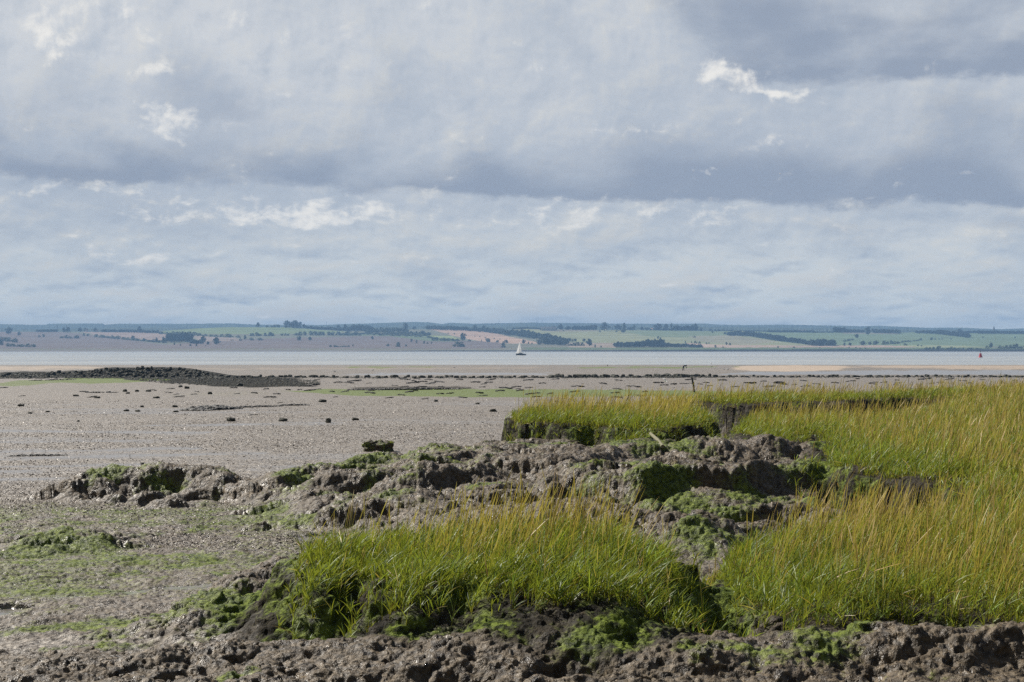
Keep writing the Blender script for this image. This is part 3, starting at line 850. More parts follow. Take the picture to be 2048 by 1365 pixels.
# ------------------------------------------------------------------ trees
def crown_arrays(seed, kind='round', trunk=True):
    """unit-height tree: returns V, quads, material index (0 leaf, 1 bark)"""
    r = np.random.default_rng(seed)
    V = []; Q = []; M = []
    n0 = 0

    def add(v, qd, mi):
        nonlocal n0
        V.append(v); Q.append(qd + n0); M.append(np.full(len(qd), mi)); n0 += len(v)
    # lobes
    if kind == 'round': L = 13; cx, cy, lo, hi, sp = .42, .42, .18, .88, .20
    elif kind == 'poplar': L = 10; cx, cy, lo, hi, sp = .12, .12, .12, .95, .13
    elif kind == 'wide': L = 14; cx, cy, lo, hi, sp = .75, .55, .25, .85, .22
    else: L = 9; cx, cy, lo, hi, sp = .62, .5, .0, .7, .24       # bush
    cen = []
    for i in range(L):
        h = lo + (hi - lo) * (i + r.uniform(.1, .9)) / L
        prof = math.sin(math.pi * min(1, max(.08, (h - lo) / (hi - lo) * .8 + .18))) ** .7
        a = i * 2.4 + r.uniform(-.5, .5); rr = prof * r.uniform(.25, .8)
        cen.append((cx * rr * math.cos(a), cy * rr * math.sin(a), h, sp * r.uniform(.7, 1.15) * (.65 + .35 * prof)))
    for (x, y, z, s) in cen:
        n = 34
        ph = r.uniform(0, 2 * np.pi, n); ct = r.uniform(-.75, 1, n); st = np.sqrt(1 - ct * ct)
        d = np.stack([st * np.cos(ph), st * np.sin(ph), ct], 1)
        p = np.array([x, y, z]) + d * s * r.uniform(.55, 1.12, n)[:, None] * np.array([1.1, 1.1, .85])
        t1 = np.cross(d, r.normal(size=(n, 3))); t1 /= np.linalg.norm(t1, axis=1)[:, None] + 1e-9
        t2 = np.cross(d, t1); t2 += d * r.uniform(-.5, .5, n)[:, None]
        w = s * r.uniform(.22, .42, n)[:, None]
        v = np.stack([p - t1 * w, p - t2 * w * .8, p + t1 * w, p + t2 * w * .8], 1).reshape(-1, 3)
        add(v, np.arange(n * 4).reshape(n, 4), 0)
    if trunk:
        for (tx, ty, tz, bs, w0) in [(0, 0, .6, 0, .035)] + [(c[0] * .8, c[1] * .8, c[2], .2, .016) for c in cen[2:7]]:
            k = 6; ang = np.arange(k) * 2 * np.pi / k
            ring = np.stack([np.cos(ang), np.sin(ang), 0 * ang], 1)
            b0 = np.array([tx * .25, ty * .25, bs - (.04 if bs == 0 else 0)]); b1 = np.array([tx, ty, tz])
            v = np.concatenate([b0 + ring * w0, b1 + ring * w0 * .35])
            qd = np.array([(i, (i + 1) % k, k + (i + 1) % k, k + i) for i in range(k)])
            add(v, qd, 1)
    V = np.concatenate(V); z = V[:, 2].max()
    return V / z, np.concatenate(Q), np.concatenate(M)


KINDS = {}
for k, ns in (('round', 5), ('poplar', 3), ('wide', 4), ('bush', 4)):
    KINDS[k] = [crown_arrays(100 + 10 * i + len(k), k, k != 'bush') for i in range(ns)]
TREE_ME = {k: [mesh_np(('shrub' if k == 'bush' else 'tree'), a[0], [a[1]], [LEAF if k != 'bush' else LEAF2, BARK], False, a[2]) for a in arr] for k, arr in KINDS.items()}
SCALE = lambda Y: Y / F


def tree(px, py, h, w=None, kind='round', label=None, group=None, name=None):
    p = hill_at(px, py); s = SCALE(p.y)
    H = h * s * 1.25
    me = random.choice(TREE_ME[kind])
    nat = {'round': .95, 'poplar': .32, 'wide': 1.6, 'bush': 1.7}[kind]
    W = (w * s * 1.2 if w else nat * H) / (nat)
    nm = name or ('shrub' if kind == 'bush' else 'tree')
    o = link(nm, me, None, p - Vector((0, 0, .02 * H)), (0, 0, random.uniform(0, 6.28)), (W, W, H))
    tag(o, label or 'tree', 'shrub' if kind == 'bush' else 'tree', group)
    return o


T = [  # px, base py, height px, width px, kind, label
    (18, 669, 12, 13, 'round', 'round dark tree alone at the top of the pink-brown field, beside the frame edge'),
    (38, 672, 7, 7, 'round', 'small dark tree next to the round tree on the pink-brown field'),
    (128, 666, 9, 7, 'round', 'first of two joined trees on the crest under the small pylons'),
    (136, 666, 10, 9, 'round', 'second, broader of two joined trees on the crest under the small pylons'),
    (160, 663, 7, 10, 'round', 'low tree before the white farmhouse on the crest'),
    (171, 661, 6.5, 9, 'round', 'tree rising directly behind the white farmhouse'),
    (190, 662, 8, 9, 'round', 'tree between the white farmhouse and the pink-roofed cottage'),
    (279, 664, 9.5, 9, 'round', 'tallest tree standing out of the hedge beyond the pink-roofed cottage'),
    (266, 681, 8, 9, 'round', 'broad tree rising from the sloping hedge below the tan field'),
    (288, 684, 6, 5, 'round', 'narrow small tree in the sloping hedge below the tan field'),
    (313, 686, 9, 7, 'round', 'pale round-headed tree at the low end of the sloping hedge'),
    (327, 687, 11, 9, 'round', 'tall tree standing just clear of the big dark copse'),
    (406, 689, 15, 11, 'round', 'upright tree at the thin end of the big dark copse'),
    (416, 690, 6, 6, 'round', 'small tree between the big dark copse and the globe-shaped tree'),
    (433, 690, 13, 15, 'round', 'large globe-shaped dark tree standing alone by the shore field'),
    (490, 680, 8, 7, 'round', 'square dark tree below the green field'),
    (516, 655, 8.5, 9, 'round', 'dark block of a tree alone on top of the green field'),
    (608, 655.5, 8, 7, 'round', 'rounded tree beside the row of poplars'),
    (677, 658, 10, 9, 'round', 'first of two dark tall trees on the crest past the poplars'),
    (690, 658, 11, 9, 'round', 'second, flat-topped of two dark tall trees past the poplars'),
    (599, 682, 8, 10, 'round', 'bigger of two round trees on the dark line in the pink-brown field'),
    (620, 681.5, 6.5, 8, 'round', 'smaller of two round trees on the dark line in the pink-brown field'),
    (745, 680, 6.5, 6, 'round', 'single oval tree isolated in the middle of the pink-brown field'),
    (706, 693.5, 4, 3, 'bush', 'tiny thin shrub alone in the pink-brown field near the shore'),
    (811, 664, 15, 10, 'poplar', 'spiky dark conifer-like tree towering over the pale scrub'),
    (828, 659, 5, 9, 'round', 'low crest tree next to the spiky tree'),
    (950, 663, 11, 12, 'round', 'tall tree breaking the crest at the end of the long crest wood'),
    (967, 662, 9, 10, 'round', 'tree where the crest wood meets the diagonal belt'),
    (845, 671, 8, 9, 'round', 'dark tree at the foot of the pale scrub'),
    (857, 672, 6, 11, 'round', 'low tree at the tip of the pale scrub next to the tan field'),
    (925, 682.5, 14, 12, 'round', 'tall lobed dark tree at the low corner of the tan stubble field'),
    (823, 685, 6, 5, 'round', 'leaning thin tree on the brown ground under the pale scrub'),
    (833, 687, 5.5, 3.5, 'poplar', 'very slim small tree on the brown ground under the pale scrub'),
    (796, 694, 8, 15, 'bush', 'spreading shore bush with a green foot in the pink-brown field'),
    (918, 694, 9, 30, 'bush', 'long flat-topped bush on the shore straight below the lobed tree'),
    (976, 684.5, 6.5, 16, 'bush', 'ragged hedge bush along the foot of the tan stubble field'),
    (1012, 686.5, 5.5, 16, 'bush', 'rounded hedge bush just before the sailing boat, foot of stubble field'),
    (1007, 695, 8, 13, 'bush', 'domed shore bush close behind the bow of the sailing boat'),
    (1047, 688, 7.5, 9, 'round', 'small tree immediately behind the top of the sail'),
    (1078, 689.5, 8.5, 15, 'bush', 'rounded bush at the foot of the diagonal belt'),
    (1138, 684, 6.5, 10, 'round', 'first tree past the tip of the diagonal belt, broadest of four'),
    (1145.5, 684, 5, 4, 'poplar', 'slim tree, second past the tip of the diagonal belt'),
    (1150.5, 684, 5.5, 6, 'round', 'third tree past the tip of the diagonal belt'),
    (1168, 684, 5.5, 7, 'round', 'fourth tree past the tip of the diagonal belt, set apart'),
    (1179, 692.5, 12.5, 14, 'round', 'tall broad tree at the edge of the pale field before the shore copse'),
    (1190, 695, 5.5, 5, 'bush', 'dark shrub at the foot of the tall broad tree'),
    (1202, 695, 3, 5, 'bush', 'very small shrub between the tall broad tree and the shore copse'),
    (1122, 661, 10.5, 11, 'round', 'rounded crest tree next to the dark block of buildings'),
    (1136, 661, 7, 13, 'round', 'lower crest tree second from the dark block of buildings'),
    (1188, 661, 9.5, 16, 'round', 'domed crest tree before the white bungalow'),
    (1209, 662, 14.5, 19, 'round', 'big domed tree overhanging the white bungalow'),
    (1236, 661, 10, 20, 'wide', 'wide crest tree just past the white bungalow'),
    (1248, 660, 12.5, 8, 'round', 'upright dark tree at the end of the wide tree past the bungalow'),
    (1247, 666, 7.5, 11, 'round', 'tree in the green field downhill of the white bungalow'),
    (1268, 661, 9, 5, 'poplar', 'pair-like slim tree on the crest between bungalow and cream cottage'),
    (1316, 661, 12, 16, 'round', 'large round crest tree next to the cream cottage'),
    (1332, 661, 11.5, 9, 'round', 'narrower crest tree second from the cream cottage'),
    (1343, 661, 12.5, 5, 'poplar', 'thin dark spire of a tree third from the cream cottage'),
    (1391, 662, 12.5, 12, 'round', 'high end tree of the reddish crest wood'),
    (1402, 662, 5.5, 13, 'bush', 'low square bush tucked against the reddish crest wood'),
    (1389, 675.5, 3, 7, 'bush', 'flat dark bush on the field boundary in the middle of the green fields'),
    (1425, 666, 4.5, 7, 'bush', 'bush in the green field under the gap in the crest trees'),
    (1450, 669.5, 4.5, 6, 'round', 'tree at the head of the long sloping wood'),
    (1736, 671, 15, 13, 'round', 'tall tree in the gap between the two crest woods past the white hall'),
    (1714, 677, 7.5, 10, 'round', 'single umbrella-shaped tree in the green field past the white hall'),
    (1689, 692.5, 6, 6, 'round', 'first of two small trees beside the round copse'),
    (1700, 692.5, 6, 6.5, 'round', 'second of two small trees beside the round copse'),
    (1726, 691.5, 8, 13, 'round', 'round dark tree first in the shore row past the copse'),
    (1740, 691, 6.5, 8, 'round', 'smaller tree second in the shore row past the copse'),
    (1751, 690.5, 7.5, 14, 'round', 'broad tree third in the shore row past the copse'),
    (1919, 665, 7, 9, 'round', 'round tree standing above the end of the wedge-shaped wood'),
    (1863, 680.5, 4.5, 9, 'bush', 'largest bush of the short dotted line above the buoy'),
    (1966, 676, 3, 4, 'bush', 'speck of a bush on the green field downhill of the church'),
    (2030, 677, 3.5, 4, 'bush', 'lone speck of a bush near the frame edge under the church wood'),
    (1982, 697, 9.5, 8, 'round', 'upright shore tree just past the buoy'),
    (1974, 697.5, 5, 10, 'bush', 'low shore bush touching the upright tree past the buoy'),
    (2, 692, 11, 9, 'round', 'dark shore tree cut by the frame edge, below the round tree'),
]
for (px, py, h, w, k, lab) in T:
    tree(px, py, h, w, k, lab)


def row(pts, lab, grp, kind='bush', jit=.6):
    for (px, py, h, w) in pts:
        tree(px, py, h, w, kind, lab, grp)


def along(x0, y0, x1, y1, n, h, w, hv=.35):
    r = []
    for i in range(n):
        t = (i + .5) / n + random.uniform(-.25, .25) / n
        r.append((x0 + (x1 - x0) * t, y0 + (y1 - y0) * t, h * random.uniform(1 - hv, 1 + hv), w * random.uniform(.9, 1.6)))
    return r


row(along(121, 677, 160, 677.5, 5, 4.6, 9), 'bush in the short dark hedge on the pink-brown field', 'bushes of the short field hedge')
row([(78, 675, 4, 7), (87, 674.5, 5, 7)], 'small bush of the pair on the pink-brown field', 'pair of small field bushes')
row([(168, 672, 5, 6), (176, 672.5, 4.5, 8)], 'bush below the white farmhouse', 'bushes below the farmhouse')
row(along(188, 674.5, 335, 687, 14, 5, 11), 'bush in the hedge sloping down under the tan field', 'hedge bushes under the tan field')
row(along(0, 681, 34, 686, 4, 6.5, 12), 'bush in the clump on the low field under the round tree', 'bushes of the low field clump')
row(along(12, 693.5, 70, 694.5, 6, 5.5, 11), 'shore bush below the pink-brown field, near the frame edge', 'shore bushes at the field foot')
row(along(320, 668.5, 480, 676, 15, 5, 12), 'bush in the long hedge between green field and tan strip', 'hedge bushes below the green field')
row([(349, 690, 4.5, 6), (361, 692, 3.5, 4), (381, 693, 4, 7), (393, 693, 5, 6), (411, 693, 2, 4)], 'scattered shrub on the shore under the big dark copse', 'shrubs under the big copse')
row([(462, 682, 2.5, 3), (466, 682, 2.5, 3), (481, 682, 4.5, 6), (520, 681, 4.5, 14), (503, 681, 4.5, 12)], 'shrub on the upper edge of the pink-brown field', 'shrubs on the field edge')
row(along(500, 672.5, 550, 672.5, 6, 5, 10), 'bush in the dark hedge just under the green field', 'hedge bushes just under the green field')
row(along(561, 671.5, 578, 671.5, 3, 4, 7), 'bush in the short hedge piece under the poplars', 'hedge piece under the poplars')
row(along(588, 671, 725, 671.5, 15, 6, 11), 'bush in the long dark hedge below the poplars and scrub', 'long dark hedge bushes')
row(along(532, 655, 560, 655, 4, 4, 8), 'small crest bush between the block tree and the poplars', 'crest bushes before the poplars')
row(along(568, 656, 603, 656, 8, 11.5, 6, .12), 'poplar in the tight row on the green crest', 'poplars in the crest row', 'poplar')
row(along(658, 694.5, 700, 694.5, 6, 3, 8), 'low shrub on the shore below the long dark hedge', 'low shore shrubs')
row([(776, 693, 4.5, 9), (812, 693.5, 4, 6)], 'small shrub flanking the spreading shore bush', 'shrubs beside the spreading bush')
row(along(864, 681.5, 914, 683, 7, 5, 9), 'bush in the hedge running up to the lobed tree', 'hedge bushes by the lobed tree')
row([(848, 687.5, 4.5, 7), (855, 688, 3.5, 5), (863, 688, 4, 4)], 'shrub of the short line under the pale scrub', 'shrub line under the scrub')
row([(939, 683, 3, 8), (963, 683.5, 3.5, 3), (995, 685.5, 4.5, 8), (1057, 688.5, 4.5, 4), (1064, 689, 3.5, 4)], 'small shrub on the low edge of the tan stubble field', 'shrubs on the stubble edge')
row(along(1138, 692, 1166, 692, 5, 5, 8), 'bush in the short hedge under the four small trees', 'short hedge bushes under the trees')
row([(1200, 664.5, 3, 6), (1233, 665, 3.5, 6), (1127, 663, 2, 4)], 'speck of a bush in the pale field below the crest', 'bush specks below the crest')
row([(1262, 661, 6, 8), (1284, 661, 6, 10), (1294, 661, 5, 9), (1258, 661, 5, 8)], 'low crest tree between bungalow and cream cottage', 'low crest trees by the cottage', 'round')
row([(1421, 662.5, 4.5, 8), (1430, 662.5, 4, 7), (1437, 662.5, 5, 6), (1446, 662.5, 3.5, 5)], 'dark crest bush in the gap before the long sloping wood', 'crest bushes in the gap')
row([(1371, 686.5, 3.5, 4), (1383, 686.5, 3, 4), (1391, 687.5, 5, 8), (1399, 688, 4.5, 6), (1413, 688.5, 3.5, 5), (1418, 688, 3, 4), (1453, 690, 4.5, 6), (1460, 691, 4.5, 6), (1431, 695.5, 4.5, 6), (1446, 696, 2.5, 5)], 'small shrub dotted above the orange strip past the shore copse', 'shrubs above the orange strip')
row([(1316, 678, 4.5, 6), (1321, 679, 4, 5), (1328, 683.5, 4, 7)], 'shrub rising behind the shore copse', 'shrubs behind the shore copse')
row(along(1688, 684.5, 1706, 680.5, 4, 4, 6), 'bush in the little slanting line in the green field', 'slanting line bushes')
row(along(1762, 690, 1800, 688, 5, 6, 9), 'bush where the shore row runs into the thin hedge', 'bushes at the hedge end')
row(along(1796, 686.5, 1842, 681.5, 8, 2.6, 8), 'bush in the thin rising hedge above the orange strip', 'thin rising hedge bushes')
row([(1842, 680, 4, 5), (1870, 680.5, 3.5, 4), (1878, 680, 3, 3), (1884, 680, 4, 3), (1902, 679, 2, 5)], 'small bush in the dotted line above the buoy', 'dotted line bushes')
row([(1810, 691.5, 4, 9), (1836, 692.5, 3, 5), (1843, 693, 2.5, 4)], 'shrub on the pale slope above the sea wall', 'shrubs above the sea wall')
row(along(1848, 699, 1965, 699, 14, 3.8, 9, .5), 'shore shrub on the sea wall bank behind the buoy', 'shrubs on the sea wall bank')
row(along(1995, 698, 2060, 697.5, 9, 6.5, 9), 'shore bush in the row past the buoy, by the frame edge', 'shore bushes past the buoy')
row([(1588, 696.5, 2.5, 7), (1556, 696, 3, 5), (1698, 697, 2.5, 5), (1712, 697, 2.5, 4), (1720, 698, 2, 6), (1731, 698, 2.5, 5), (1640, 697, 2, 6)], 'tuft-like shrub on the green bank of the sea wall', 'tuft shrubs on the sea wall bank')
row(along(890, 667, 1005, 680, 9, 2, 3, .3), 'round straw-like shrub speck in the tan stubble field', 'specks in the stubble field')


# woods read as masses: one object each
def wood(name, label, strips, mat=LEAF, kind='round'):
    Vs = []; Qs = []; n0 = 0
    for (x0, y0, h0, x1, y1, h1, n, depth, wd) in strips:
        for i in range(n):
            t = (i + random.random()) / n
            px = x0 + (x1 - x0) * t; py = y0 + (y1 - y0) * t - random.random() * depth
            h = (h0 + (h1 - h0) * t) * random.uniform(.72, 1.12)
            p = hill_at(px, py); s = SCALE(p.y)
            kk = random.choice(KINDS[kind]); a = random.uniform(0, 6.28)
            v = kk[0].copy(); W = wd * s * random.uniform(.8, 1.25) / .95
            c, s2 = math.cos(a), math.sin(a)
            x = (v[:, 0] * c - v[:, 1] * s2) * W + p.x; y = (v[:, 0] * s2 + v[:, 1] * c) * W + p.y; z = v[:, 2] * h * s + p.z - .02 * h * s
            Vs.append(np.stack([x, y, z], 1)); Qs.append(kk[1][kk[2] == 0] + n0); n0 += len(v)
    me = mesh_np(name, np.concatenate(Vs), [np.concatenate(Qs)], [mat], False)
    o = link(name, me); tag(o, label, 'woodland', None, 'stuff')
    return o


wood('woodland', 'low dark wood along the crest before the two small pylons', [(74, 664.5, 5, 113, 664.5, 6.5, 22, 0, 9)])
wood('woodland', 'low wood trailing from the pink-roofed cottage along the crest', [(205, 664.5, 6, 322, 667.5, 5.5, 50, 1, 9)])
wood('woodland', 'big dark tall copse in the middle of the tan strip', [(333, 686, 17, 384, 687, 19, 46, 4, 10), (382, 688.5, 9, 402, 689, 9, 14, 1, 8)])
wood('woodland', 'mixed wood running past the poplars along the crest', [(612, 657, 6, 700, 664, 8, 44, 1, 10), (700, 663, 13, 745, 665, 12, 34, 3, 10)])
wood('woodland', 'pale green scrub spilling down between hedge and stubble field', [(735, 667, 9, 815, 665, 8, 46, 3, 10), (690, 670, 4, 850, 675, 4, 50, 4, 10), (770, 671, 6, 858, 673, 6, 30, 4, 9), (855, 678, 4, 920, 683, 3, 20, 2, 9)], LEAF2)
wood('woodland', 'dark rounded wood along the crest above the tan stubble field', [(854, 659.5, 8.5, 936, 662, 9, 60, 0, 10)])
wood('woodland', 'broad diagonal belt of trees running down behind the sail', [(938, 663, 6, 1000, 667, 10, 36, 2, 10), (968, 667, 9, 1060, 677, 13, 60, 4, 11), (1040, 674, 12, 1132, 690, 12, 80, 5, 11), (1085, 690, 13, 1135, 692, 10, 40, 3, 11)])
wood('woodland', 'hazy band of trees on the crest behind the sail', [(1026, 659, 3.5, 1085, 657, 3.5, 24, 0, 8), (1080, 661, 7, 1112, 661, 8, 20, 0, 9)])
wood('woodland', 'even-topped wood on the crest between the dark block and the bungalow', [(1146, 661, 9, 1180, 661, 9, 22, 0, 9)])
wood('woodland', 'leafy shore copse with a high middle, past the sailing boat', [(1229, 695.5, 10, 1290, 695.5, 12, 46, 2, 10), (1292, 695.5, 16, 1326, 695.5, 16, 34, 2, 10), (1322, 695.5, 9, 1404, 696, 5.5, 50, 2, 9)])
wood('woodland', 'crest wood with a reddish tint past the cream cottage', [(1300, 661, 3.5, 1350, 661, 4, 20, 0, 7), (1348, 662, 11, 1394, 662, 11, 36, 0, 9)])
wood('woodland', 'long dark wood sloping down the green fields to the shore', [(1456, 672, 8, 1500, 673, 11, 36, 1, 10), (1495, 673, 11, 1560, 684, 12, 56, 2, 10), (1550, 683, 12, 1620, 691, 9, 50, 2, 10), (1430, 662.5, 2, 1560, 664, 3, 40, 0, 8)])
wood('woodland', 'low wood on the crest around the white hall', [(1536, 665, 4.5, 1628, 666, 5.5, 46, 0, 8), (1628, 666, 2.5, 1668, 666, 3, 14, 0, 8)])
wood('woodland', 'round-topped copse at the shore end of the long sloping wood', [(1622, 692.5, 13, 1669, 692.5, 12, 46, 2, 11)])
wood('woodland', 'tall crest wood past the white hall, falling away to one side', [(1668, 666, 11.5, 1690, 666, 11.5, 20, 0, 9), (1688, 666, 8, 1728, 666, 7, 26, 0, 9)])
wood('woodland', 'second crest wood past the white hall, above the umbrella tree', [(1746, 667, 9, 1800, 668, 7.5, 36, 1, 9)])
wood('woodland', 'wedge-shaped dark wood pointing down into the green field', [(1832, 667, 5, 1880, 669, 8, 34, 1, 9), (1875, 669, 8, 1938, 677, 10, 60, 2, 10)])
wood('woodland', 'crest wood around the church spire', [(1922, 667, 4, 1960, 667, 6, 20, 0, 8), (1955, 668, 7, 2060, 669, 6, 60, 1, 9)])


# ------------------------------------------------------------------ far buildings
def house(px, py, w, h, d, roofmat, label, rotz=0.0, cat='house'):
    p = hill_at(px, py); s = SCALE(p.y)
    W, H, D = w * s * 1.15, h * s * 1.15, d * s * 1.15
    bm = bmesh.new(); box(bm, (0, 0, H * .3), (W, D, H * .6 + 1))
    root = link('farmhouse', bm_mesh('wall', bm, WHITE), None, p, (0, 0, rotz))
    tag(root, label, cat)
    bm = bmesh.new()
    e = .06 * W
    prof = [(-D / 2 - e, H * .6 + .5), (0, H + .5), (D / 2 + e, H * .6 + .5), (0, H * .6 + .52)]
    vs = [[bm.verts.new((x, y, z)) for (y, z) in prof] for x in (-W / 2 - e, W / 2 + e)]
    for k in range(4):
        bm.faces.new((vs[0][k], vs[0][(k + 1) % 4], vs[1][(k + 1) % 4], vs[1][k]))
    bm.faces.new(vs[0]); bm.faces.new(vs[1][::-1])
    rf = link('roof', bm_mesh('roof', bm, roofmat), root)
    bm = bmesh.new(); box(bm, (W * .3, 0, H * 1.05), (W * .08, W * .08, H * .3)); link('chimney', bm_mesh('chimney', bm, ROOF), rf)
    for k in (-1, 0, 1):
        bm = bmesh.new(); box(bm, (k * W * .3, -D / 2 - .06, H * .35), (W * .09, .12, H * .22)); link('window', bm_mesh('window', bm, GLASS), root)
    return root


house(173, 663.5, 7, 5.5, 5, SLATE, 'white farmhouse on the crest among trees, with two pylons to one side', -1.05)
house(194, 664.5, 4.5, 4.5, 4, ROOF, 'small cottage with a pinkish tiled roof next to the white farmhouse', -1.1)
house(139, 664.5, 3, 2.6, 3, SLATE, 'tiny pale barn on the crest beside the joined trees', -1.1)
house(459, 671.5, 3.4, 2.8, 3, SLATE, 'tiny white shed in the hedge below the green field', -1.1)
house(1211, 659.5, 6.5, 4, 4, ROOF, 'white bungalow under the big domed tree on the crest', -1.0)
house(1304.5, 661, 4.2, 3.6, 3, ROOF, 'cream cottage between crest trees past the bungalow', -1.1)
house(1605, 665, 13, 4, 6, SLATE, 'long white hall with a dark roof on the far crest', -.45)
house(1097, 661.5, 26, 6, 6, SLATE, 'dark long block of farm buildings on the crest behind the sail', 0)
house(2012, 668, 8, 2.4, 3, SLATE, 'low pale building in a gap of the church wood')

p = hill_at(1988, 667); s = SCALE(p.y)
bm = bmesh.new(); box(bm, (0, 0, 4.5 * s), (2.6 * s, 2.6 * s, 9 * s))
ch = link('church', bm_mesh('church_tower', bm, STONE), None, p)
tag(ch, 'stone church tower with a pointed spire above the far crest wood', 'church')
bm = bmesh.new(); bmesh.ops.create_cone(bm, segments=8, radius1=1.5 * s, radius2=.05, depth=7 * s, matrix=Matrix.Translation((0, 0, 12.5 * s)), cap_ends=True)
link('spire', bm_mesh('spire', bm, SLATE), ch)
bm = bmesh.new(); box(bm, (4.3 * s, 0, 2 * s), (6 * s, 2.8 * s, 4 * s)); link('nave', bm_mesh('nave', bm, STONE), ch)


def mast(px, py_base, py_top, Y, label, arms=0, name='radio_mast', cat='mast', w=.8):
    b0 = atY(px, py_base, Y); t0 = atY(px, py_top, Y); H = t0[2] - b0[2]
    bm = bmesh.new()
    w0 = w
    for sx in (-1, 1):
        for sy in (-1, 1):
            tube(bm, [(sx * w0, sy * w0, -6), (sx * w0 * .3, sy * w0 * .3, H)], [.22, .18], 4)
    n = max(4, int(H / 5))
    for i in range(n):
        z0 = H * i / n; z1 = H * (i + 1) / n; k0 = w0 * (1 - .7 * i / n); k1 = w0 * (1 - .7 * (i + 1) / n)
        for sy in (-1, 1):
            tube(bm, [(-k0, sy * k0, z0), (k1, sy * k1, z1)], [.12, .12], 4)
            tube(bm, [(k0, sy * k0, z0), (-k1, sy * k1, z1)], [.12, .12], 4)
    o = link(name, bm_mesh(name, bm, STEEL), None, Vector(b0)); tag(o, label, cat)
    for a in range(arms):
        bm = bmesh.new(); zz = H * (.68 + .14 * a); L = 5 - a
        tube(bm, [(-L, 0, zz), (0, 0, zz + .8), (L, 0, zz)], [.12, .3, .12], 4)
        link('cross_arm', bm_mesh('cross_arm', bm, STEEL), o)
    return o


mast(1072, 650, 637, 6500, 'thinnest of three radio masts on the skyline behind the sail', w=.7)
mast(1076, 650, 636.5, 6500, 'tallest of three thin radio masts on the skyline behind the sail', w=.9)
mast(1084, 650, 639, 6500, 'shorter, darkest of three radio masts on the skyline behind the sail', w=1.6)
mast(998, 650, 638.5, 6500, 'single faint radio mast on the skyline before the three masts', w=.7)
mast(653, 652, 643, 6500, 'faint radio mast on the skyline past the poplars', w=.7)
mast(115, 663, 651, 4600, 'power pylon on the crest, farther from the white farmhouse', 2, 'pylon', 'pylon', 1.4)
mast(133, 661, 651, 4600, 'power pylon on the crest, nearer the white farmhouse', 2, 'pylon', 'pylon', 1.4)

# sea wall along the far shore
swm = simple_mat('sea_wall_stone', (.055, .06, .062), .9, .2, .35, .05)
pxs = np.arange(700, 3200, 6.0)
prof = [(-8, -1.0), (-2, 1.0), (0, 1.0), (6, 0)]
V = []
hh = np.interp(pxs, [700, 760, 900, 1000, 1400, 1700, 3200], [.1, 1.2, 2.4, 2.2, 3.6, 4.2, 4.2]) * (1 + .12 * perlin(pxs * .05, pxs * 0, 2)) 
for (dy, fr) in [(-9, -.35), (-2, 1.0), (1, 1.0), (9, 0.0)]:
    a, b_ = ray(pxs, 700)
    Y = 2725. + dy
    V.append(np.stack([a * Y, np.full(pxs.shape, Y), np.maximum(-1.0, hh * fr) + (0 if fr < .5 else .25 * perlin(pxs * .3, pxs * 0, 3))], 1))
V = np.concatenate(V); n = len(pxs); idx = np.arange(4 * n).reshape(4, n)
q = np.stack([idx[:-1, :-1], idx[:-1, 1:], idx[1:, 1:], idx[1:, :-1]], -1).reshape(-1, 4)
tag(link('sea_wall', mesh_np('sea_wall', V, [q], [swm])), 'long low dark sea wall at the foot of the far green shore', 'sea wall')


# ------------------------------------------------------------------ sailing boat
def loft(bm, secs, closed=False):
    rings = [[bm.verts.new(p) for p in s] for s in secs]
    for a, b_ in zip(rings, rings[1:]):
        n = len(a)
        for k in range(n if closed else n - 1):
            bm.faces.new((a[k], a[(k + 1) % n], b_[(k + 1) % n], b_[k]))
    return rings


BY = 1204.0
bp = atY(1042, 711.2, BY); bp[2] = 0
boat = bpy.data.objects.new('sailing_boat', None); COL.objects.link(boat); boat.location = bp; boat.rotation_euler = (math.radians(-4), 0, math.radians(8))
tag(boat, 'small white-sailed yacht with a dark hull out on the estuary', 'sailing boat')
L = 7.9
secs = []
for i in range(13):
    t = i / 12; x = -L / 2 + L * t
    wv = 1.25 * (math.sin(math.pi * min(1, (.06 + t * .8))) ** .7); sh = 1.0 + .35 * (1 - t) ** 2
    if i == 0: wv = .06
    secs.append([(x, -wv, sh), (x, -wv * .92, .35), (x, -wv * .55, -.25), (x, 0, -.45), (x, wv * .55, -.25), (x, wv * .92, .35), (x, wv, sh)])
bm = bmesh.new(); r = loft(bm, secs); bm.faces.new(r[-1]); bm.faces.new(r[0][::-1]); link('hull', bm_mesh('hull', bm, HULL, True), boat)
bm = bmesh.new(); loft(bm, [[(s[0][0], s[0][1] * .97, s[0][2] - .06), (s[6][0], s[6][1] * .97, s[6][2] - .06)] for s in secs]); link('deck', bm_mesh('deck', bm, DECK), boat)
bm = bmesh.new(); loft(bm, [[(x, -w, .9), (x, -w * .8, h), (x, w * .8, h), (x, w, .9)] for x, w, h in ((-2.2, .5, 1.3), (-1.6, .75, 1.75), (.4, .85, 1.8), (1.2, .85, 1.7), (1.25, .85, .9))])
cab = link('cabin', bm_mesh('cabin', bm, WHITE), boat)
for sy in (-1, 1):
    bm = bmesh.new(); box(bm, (-.4, sy * .80, 1.4), (1.5, .06, .2)); link('window', bm_mesh('window', bm, GLASS), cab)
bm = bmesh.new(); tube(bm, [(-.9, 0, 1.2), (-.9, 0, 10.6)], [.09, .05], 8); link('mast', bm_mesh('mast', bm, DECK), boat)
bm = bmesh.new(); tube(bm, [(-.9, 0, 2.2), (.9, .8, 2.3), (2.4, 1.5, 2.35)], [.07, .07, .06], 6); link('boom', bm_mesh('boom', bm, DECK), boat)


